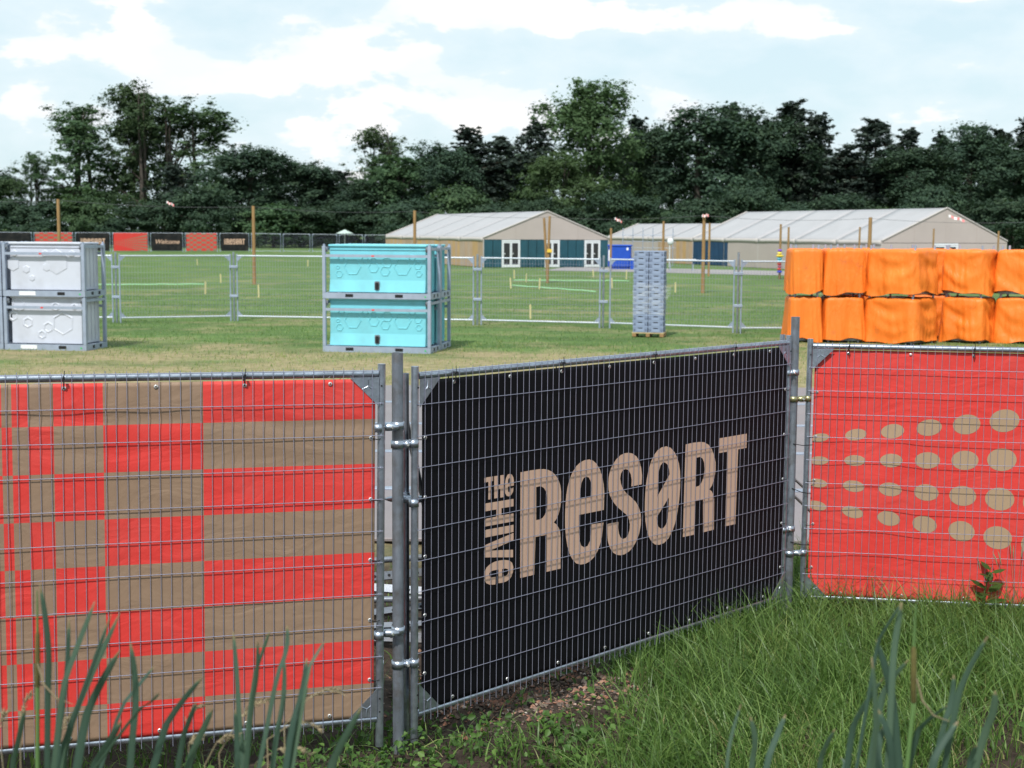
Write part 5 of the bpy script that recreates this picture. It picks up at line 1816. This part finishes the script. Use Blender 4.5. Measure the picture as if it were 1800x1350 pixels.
def leaves(P, nr, size, rng, tint, asp=.62):
    """pointed ovate leaves, folded along the midrib"""
    n = len(P)
    a = np.cross(nr, rng.normal(size=(n, 3))); a /= np.linalg.norm(a, axis=1)[:, None]
    b = np.cross(nr, a)
    s = size[:, None]
    up = nr * s * .12
    v = [P - a * s * .5, P - a * s * .18 + b * s * asp * .5 + up, P + a * s * .2 + b * s * asp * .38 + up, P + a * s * .55 - up * .8,
         P + a * s * .2 - b * s * asp * .38 + up, P - a * s * .18 - b * s * asp * .5 + up]
    V = np.stack(v, 1).reshape(-1, 3)
    b0 = np.arange(n) * 6
    Fq = np.concatenate([np.stack([b0, b0 + 1, b0 + 2, b0 + 3], 1), np.stack([b0, b0 + 3, b0 + 4, b0 + 5], 1)], 0)
    return V, Fq, np.repeat(tint, 6)
def near_weeds():
    rng = np.random.default_rng(33)
    # plants at spots: stems with leaves around
    N = 900
    x = rng.uniform(-3.0, 4.2, N); y = rng.uniform(6.6, 9.6, N)
    P0 = np.stack([x, y, ground_z(x, y)], 1)
    px, py = proj_np(P0)
    dens = smooth(1238, 1300, py - 14 + 25 * lownoise(x, y, 4, 1)) * smooth(330, 560, px) * (1 - .75 * smooth(1050, 1300, px))
    dens = np.maximum(dens, .55 * np.exp(-(((px - 1010) / 90) ** 2 + ((py - 1230) / 45) ** 2)))
    dens = np.maximum(dens, .5 * np.exp(-(((px - 1090) / 60) ** 2 + ((py - 1165) / 25) ** 2)))
    dens = np.maximum(dens, .30 * smooth(1650, 1750, px) * smooth(1080, 1140, py))
    dens = np.maximum(dens, .10 * (px > 1050))
    dens = np.maximum(dens, .14 * (px < 640) * smooth(1255, 1300, py))
    k = rng.uniform(0, 1, N) < dens
    P0 = P0[k]
    C, S, T = [], [], []
    for p in P0:
        hgt = rng.uniform(.03, .15)
        m = rng.integers(8, 22)
        spread = rng.uniform(.04, .13)
        tb = rng.uniform(.2, .8)
        for i in range(m):
            C.append(p + np.array([rng.normal() * spread, rng.normal() * spread, hgt * rng.uniform(.2, 1.1)]))
            S.append(rng.uniform(.016, .05)); T.append(np.clip(tb + rng.normal() * .2, 0, 1))
    C, S, T = np.array(C), np.array(S), np.array(T)
    nr = rng.normal(size=(len(C), 3)) * .45 + np.array([0, -.25, 1.0]); nr /= np.linalg.norm(nr, axis=1)[:, None]
    V, Fq, TT = leaves(C, nr, S, rng, T, .75)
    tag(link('ground_weeds', big_mesh('ground_weeds', V, Fq, WEED, TT, True)), 'low leafy green weeds covering the soil below the fence', 'weeds', kind='stuff')
near_weeds()

def rubble():
    """brick and stone crumbs on the bare patch"""
    rng = np.random.default_rng(5)
    vs, fs, ti = [], [], []
    n = 0
    while n < 3000:
        x, y = rng.uniform(-1.2, 1.6), rng.uniform(7.2, 9.2)
        px, py = topix((x, y, 0))
        d = math.exp(-(((px - 930) / 150) ** 2 + ((py - 1218 + (px - 930) * .12) / 34) ** 2)) + .04 * (py < 1290) * (700 < px < 1150)
        if rng.uniform() > d: continue
        s = min(.02, rng.gamma(2.0, .0034) + .0025)
        z = gz(x, y) + s * .3
        b = len(vs)
        pts = rng.normal(size=(6, 3)) * .22 + np.array([[1, 0, 0], [-1, 0, 0], [0, 1, 0], [0, -1, 0], [0, 0, .8], [0, 0, -.8]])
        vs.extend((np.array([x, y, z]) + pts * s).tolist())
        for f in ((0, 2, 4), (2, 1, 4), (1, 3, 4), (3, 0, 4), (2, 0, 5), (1, 2, 5), (3, 1, 5), (0, 3, 5)): fs.append([i + b for i in f])
        ti += [rng.uniform()] * 6
        n += 1
    m = leaf_mat('rubble', [(0.0, (0.10, .075, .062)), (0.45, (0.15, .115, .10)), (0.7, (0.27, .12, .085)), (0.92, (.33, .19, .14)), (1.0, (.48, .42, .38))], 0.0, .9, 0)
    tag(link('brick_rubble', big_mesh('brick_rubble', np.array(vs), np.array(fs), m, np.array(ti))), 'reddish brick crumbs and gravel on the bare soil below the black banner', 'rubble', kind='stuff')
rubble()

def short_field_grass():
    """short mown blades so that the field behind the fence has a real pile"""
    rng = np.random.default_rng(77)
    N = 120000
    y = 26 + 36 * rng.uniform(0, 1, N) ** 1.7
    x = rng.uniform(-.40, .40, N) * y
    P = np.stack([x, y, np.zeros(N)], 1)
    patch = lownoise(x, y, .55, 1.2) + .6 * lownoise(x * .5, y, 1.7, 3.)
    keep = rng.uniform(0, 1, N) < np.clip(.55 + .5 * patch, .12, 1) * np.clip((y - 26) / 7, .3, 1)
    P = P[keep]; n = len(P)
    T = np.clip(rng.beta(2.5, 2.2, n) * .85, 0, .9)
    T = np.where(rng.uniform(0, 1, n) < .12 + .7 * (1 - smooth(29, 37, P[:, 1])), rng.uniform(.90, 1, n), T)
    V, Fq, TT = blades(P, rng.uniform(.03, .09, n), rng.uniform(.008, .018, n), rng.uniform(.1, .9, n), rng, T, seg=1)
    tag(link('field_grass', big_mesh('field_grass', V, Fq, GRASS, TT)), 'short mown green grass of the festival field', 'grass', kind='stuff')
short_field_grass()

# a dock plant and seed stalks against the right banner
def stalk_plant(name, label, px, py, Y, hgt, kind, seed, group=None):
    rng = np.random.default_rng(seed)
    b = at(px, py, Y)
    z0 = gz(b.x, Y)
    root = thing(name, label, 'plant', (b.x, Y, z0), 0, group)
    if kind == 'dock':
        MB().tube([(0, 0, 0), (.02, 0, hgt * .5), (.06, -.01, hgt)], [.008, .006, .003], 6).build('stem', mat('weed_stem', (.06, .10, .03), .6), root)
        for i in range(15):
            q = .15 + .85 * i / 14
            a = i * 2.4
            ln = .17 * (1.15 - .6 * q)
            P = np.array([[.06 * q + math.cos(a) * ln * .5, math.sin(a) * ln * .5 - .02, hgt * q]])
            nr = np.array([[-math.cos(a) * .4, -math.sin(a) * .4 - .3, 1.0]]); nr /= np.linalg.norm(nr)
            A = np.array([math.cos(a), math.sin(a), .15])
            A -= nr[0] * A.dot(nr[0]); A /= np.linalg.norm(A); Bv = np.cross(nr[0], A)
            s = ln
            v = np.array([P[0] - A * s * .5, P[0] - A * s * .15 + Bv * s * .26, P[0] + A * s * .2 + Bv * s * .22, P[0] + A * s * .55, P[0] + A * s * .2 - Bv * s * .22, P[0] - A * s * .15 - Bv * s * .26])
            link('leaf', big_mesh('leaf', v, np.array([[0, 1, 2, 3], [0, 3, 4, 5]]), WEED, np.full(6, rng.uniform(.05, .45)), True), root)
    else:
        col = {'seed': STRAW, 'rush': mat('rush_stem', (.10, .12, .035), .7)}[kind]
        for i in range(7 if kind == 'seed' else 6):
            a = rng.uniform(-1, 1); h = hgt * rng.uniform(.65, 1.0)
            tip = Vector((a * .18, rng.uniform(-.05, .02), h))
            m = MB().tube([(a * .02, 0, 0), (a * .06, 0, h * .5), tip], [.0018, .0014, .001], 4, cap=False)
            m.build('stem', col, root)
            hd = MB()
            if kind == 'seed':
                hd.tube([tip, tip + Vector((a * .02, -.005, .05)), tip + Vector((a * .05, -.01, .10))], [.003, .0055, .001], 5)
            else:
                for k in range(6):
                    p0 = tip - Vector((0, 0, .025 * k)); p1 = p0 + Vector((rng.uniform(-.035, .035), rng.uniform(-.02, .02), .03))
                    hd.tube([p0, p1], .0009, 4, cap=False); hd.sphere(p1, .0035, 6)
            hd.build('seed_head', col, root)
stalk_plant('dock_plant', 'tall leafy dark weed growing against the red dotted banner', 1722, 1090, 9.75, .42, 'dock', 1)
stalk_plant('seed_grass', 'dry pink seed stalks against the dotted banner beside the leafy weed', 1745, 1080, 9.85, .62, 'seed', 2)
stalk_plant('seed_grass', 'dry seed stalks at the right edge of the dotted banner', 1785, 1080, 9.75, .55, 'seed', 4)
stalk_plant('rush_plant', 'small branching weed with yellow buds at the left foot of the dotted banner', 1505, 1065, 9.85, .42, 'rush', 3)

# ------------------------------------------------------------------ cattails on the near bank of the ditch
CY = 3.3
def strap(root, tip, low, w, Y, rng, base_x, bend):
    """one sword-shaped leaf through two photographed points, carried down to the ditch"""
    t = at(*tip, Y); l = at(*low, Y)
    d = (l - t).normalized()
    zb = gz(l.x, Y) - .02
    k = (l.z - zb) / max(.25, -d.z)
    b = l + d * k
    b.x = lerp(b.x, base_x, .55); b.z = zb
    b.y = Y + rng.uniform(-.06, .06)
    n = 24
    vs, tint = [], []
    yaw = rng.uniform(-.5, .5)
    s = Vector((math.cos(yaw), math.sin(yaw), 0))
    nrm = Vector((-math.sin(yaw), math.cos(yaw), 0))
    Lt = (t - l).length
    tb = rng.uniform(.2, .75)
    for i in range(n + 1):
        q = i / n
        # quadratic through base - low - tip
        p = b.lerp(l, q / .55) if q < .55 else l.lerp(t, (q - .55) / .45)
        bow = math.sin(math.pi * max(0, (q - .2)) / .8) if q > .2 else 0
        p = p + Vector((bend * bow * .03, 0, 0)) + nrm * (.02 * math.sin(q * 3 + yaw * 4))
        e = max(0, (q - .55) / .45)
        ww = w * 1.12 * (1 - .22 * q) * (1 - e ** 7) * .5 + .0009
        off = nrm * (-.0025)
        vs += [p - s * ww, p + off, p + s * ww]
        tt = tb if q < .94 else (.93 + .07 * (q - .94) / .06)
        tint += [max(0, tt - .14), min(1, tt + .10), max(0, tt - .04)] if q < .94 else [tt] * 3  # midrib shading put into the tint: pale middle, darker edges
    V = np.array([tuple(v) for v in vs]) - np.array(root.location)
    fs = []
    for i in range(n):
        for k2 in (0, 1):
            a = i * 3 + k2
            fs.append([a, a + 1, a + 4, a + 3])
    link('leaf', big_mesh('leaf', V, np.array(fs), CATT, np.array(tint), True), root)
SPIKE = mat('cattail_spike', (.12, .105, .028), .85, vary=.3, vscale=60, bump=.3, bscale=200)
CSTEM = mat('cattail_stem', (.11, .20, .06), .55, vary=.2, vscale=8)
def cattail(label, base_px, lvs, spike=None, Y=CY, seed=0):
    rng = np.random.default_rng(seed)
    b = at(base_px, 1350, Y)
    root = thing('cattail', label, 'cattail', (b.x, Y, gz(b.x, Y)), 0, 'cattails on the ditch edge nearest the camera')
    for (t, l, w) in lvs:
        strap(root, t, l, w, Y + rng.uniform(-.15, .15), rng, b.x, rng.uniform(-1, 1))
    if spike:
        (sx, s0, s1, r, stx) = spike
        a, c, d = at(sx, s0, Y), at(sx, s1, Y), at(stx, 1350, Y)
        L0 = Vector(root.location)
        base = Vector((lerp(d.x, b.x, .5), Y, L0.z))
        MB().tube([base - L0, d - L0, c - L0], [.0075, .0058, .0048], 8).build('stem', CSTEM, root)
        MB().tube([c - L0, c.lerp(a, .03) - L0, c.lerp(a, .5) - L0, c.lerp(a, .94) - L0, a - L0], [.004, r, r * 1.05, r * .9, .003], 12).build('spike', SPIKE, root)
        MB().tube([a - L0, a + Vector((.002, 0, .10)) - L0], [.0035, .0015], 6).build('spike_tip', CSTEM, root)
        w0 = c.lerp(a, .45)
        MB().tube([w0 + Vector((.004, -.012, 0)) - L0, w0 + Vector((.018, -.014, -.05)) - L0, w0 + Vector((.045, -.01, -.085)) - L0, w0 + Vector((.085, -.01, -.10)) - L0], [.002, .0026, .002, .0008], 5).build('withered_bract', STRAW, root)
cattail('cattail with a brown spike at the far left, tall single leaf behind it', 75,
        [((68, 1022), (64, 1200), .013), ((122, 1085), (85, 1290), .011), ((45, 1240), (20, 1345), .012)], (66, 1110, 1208, .0062, 66), seed=1)
cattail('spikeless cattail of broad leaves just right of the left spiked one', 110,
        [((157, 1060), (118, 1213), .015), ((205, 1080), (128, 1290), .016), ((212, 1140), (163, 1270), .019), ((226, 1130), (208, 1290), .016), ((196, 1075), (100, 1340), .010), ((262, 1175), (215, 1240), .010), ((278, 1213), (228, 1245), .008), ((212, 1262), (165, 1345), .020)], seed=2, Y=3.25)
cattail('short cattail of two slanting leaves before the checked banner', 280,
        [((357, 1188), (298, 1285), .016), ((345, 1230), (322, 1300), .012), ((375, 1243), (332, 1335), .016)], seed=3, Y=3.35)
cattail('cattail tuft at the right half of the checked banner', 440,
        [((402, 1113), (420, 1262), .014), ((450, 1120), (430, 1235), .009), ((473, 1105), (448, 1190), .008), ((498, 1103), (466, 1182), .011), ((492, 1155), (466, 1290), .013), ((410, 1250), (412, 1340), .012)], seed=4, Y=3.4)
cattail('cattail leaves just left of the left steel uprights', 520,
        [((535, 1160), (496, 1275), .014), ((563, 1130), (549, 1172), .007), ((630, 1238), (592, 1345), .021), ((541, 1205), (520, 1300), .010)], seed=5, Y=3.1)
cattail('cattail with a brown spike at the lower right', 1570,
        [((1587, 1062), (1578, 1185), .014), ((1537, 1122), (1566, 1232), .018), ((1521, 1150), (1512, 1345), .014), ((1546, 1185), (1518, 1285), .017), ((1598, 1160), (1570, 1235), .014), ((1552, 1280), (1562, 1345), .016), ((1575, 1055), (1550, 1130), .009), ((1533, 1240), (1545, 1345), .018)], (1606, 1136, 1236, .0068, 1594), seed=6, Y=3.15)
cattail('cattail of long slanting leaves near the lower right corner', 1625,
        [((1677, 1190), (1642, 1272), .012), ((1662, 1233), (1636, 1290), .017), ((1738, 1120), (1698, 1230), .013), ((1747, 1212), (1714, 1290), .019), ((1682, 1272), (1655, 1345), .016), ((1714, 1308), (1712, 1345), .013)], seed=7, Y=3.1)
cattail('pair of short cattail leaves rising left of the lower right spike', 1325,
        [((1313, 1255), (1303, 1335), .014), ((1378, 1260), (1352, 1335), .014), ((1300, 1243), (1288, 1340), .007)], seed=8, Y=3.3)
cattail('single short cattail leaf between the pair and the spiked one', 1452,
        [((1462, 1277), (1453, 1340), .014), ((1474, 1335), (1468, 1349), .008)], seed=9, Y=3.3)

def seeding_grass(label, tips, seed, Y=3.6):
    rng = np.random.default_rng(seed)
    b = at(tips[0][1][0], 1350, Y)
    root = thing('seeding_grass', label, 'grass', (b.x, Y, gz(b.x, Y)), 0, 'pale seeding grasses among the cattails')
    L0 = Vector(root.location)
    for (tip, low) in tips:
        t, l = at(*tip, Y), at(*low, Y)
        base = Vector((lerp(l.x, b.x, .6), Y, L0.z))
        mid_ = l.lerp(t, .55) + Vector((-.012, 0, .025))
        MB().tube([base - L0, l - L0, mid_ - L0], [.0018, .0016, .0013], 4, cap=False).build('stem', STRAW, root)
        hd = MB()
        pts = [mid_.lerp(t, q) + Vector((0, 0, .012 * math.sin(q * 3.1))) - L0 for q in np.linspace(0, 1, 9)]
        for i, p in enumerate(pts):
            for k in range(5):
                dv = Vector((rng.normal() * .006, rng.normal() * .006, rng.normal() * .006)) + (pts[-1] - pts[0]).normalized() * .014
                hd.tube([p, p + dv * .5, p + dv], [.0008, .0017, .0003], 4, cap=False)
        hd.build('seed_head', STRAW, root)
seeding_grass('pale drooping grass heads before the right end of the checked banner', [((596, 1216), (500, 1275)), ((470, 1233), (385, 1325)), ((558, 1282), (470, 1300)), ((540, 1326), (450, 1340))], 1)
seeding_grass('thin pale grass heads low in front of the red and tan bands', [((352, 1245), (318, 1345)), ((415, 1300), (360, 1345)), ((350, 1300), (330, 1348))], 2, 3.5)
seeding_grass('thin pale grass stalks at the lower left corner', [((132, 1260), (100, 1345)), ((8, 1258), (5, 1345)), ((52, 1225), (36, 1340))], 3, 3.5)
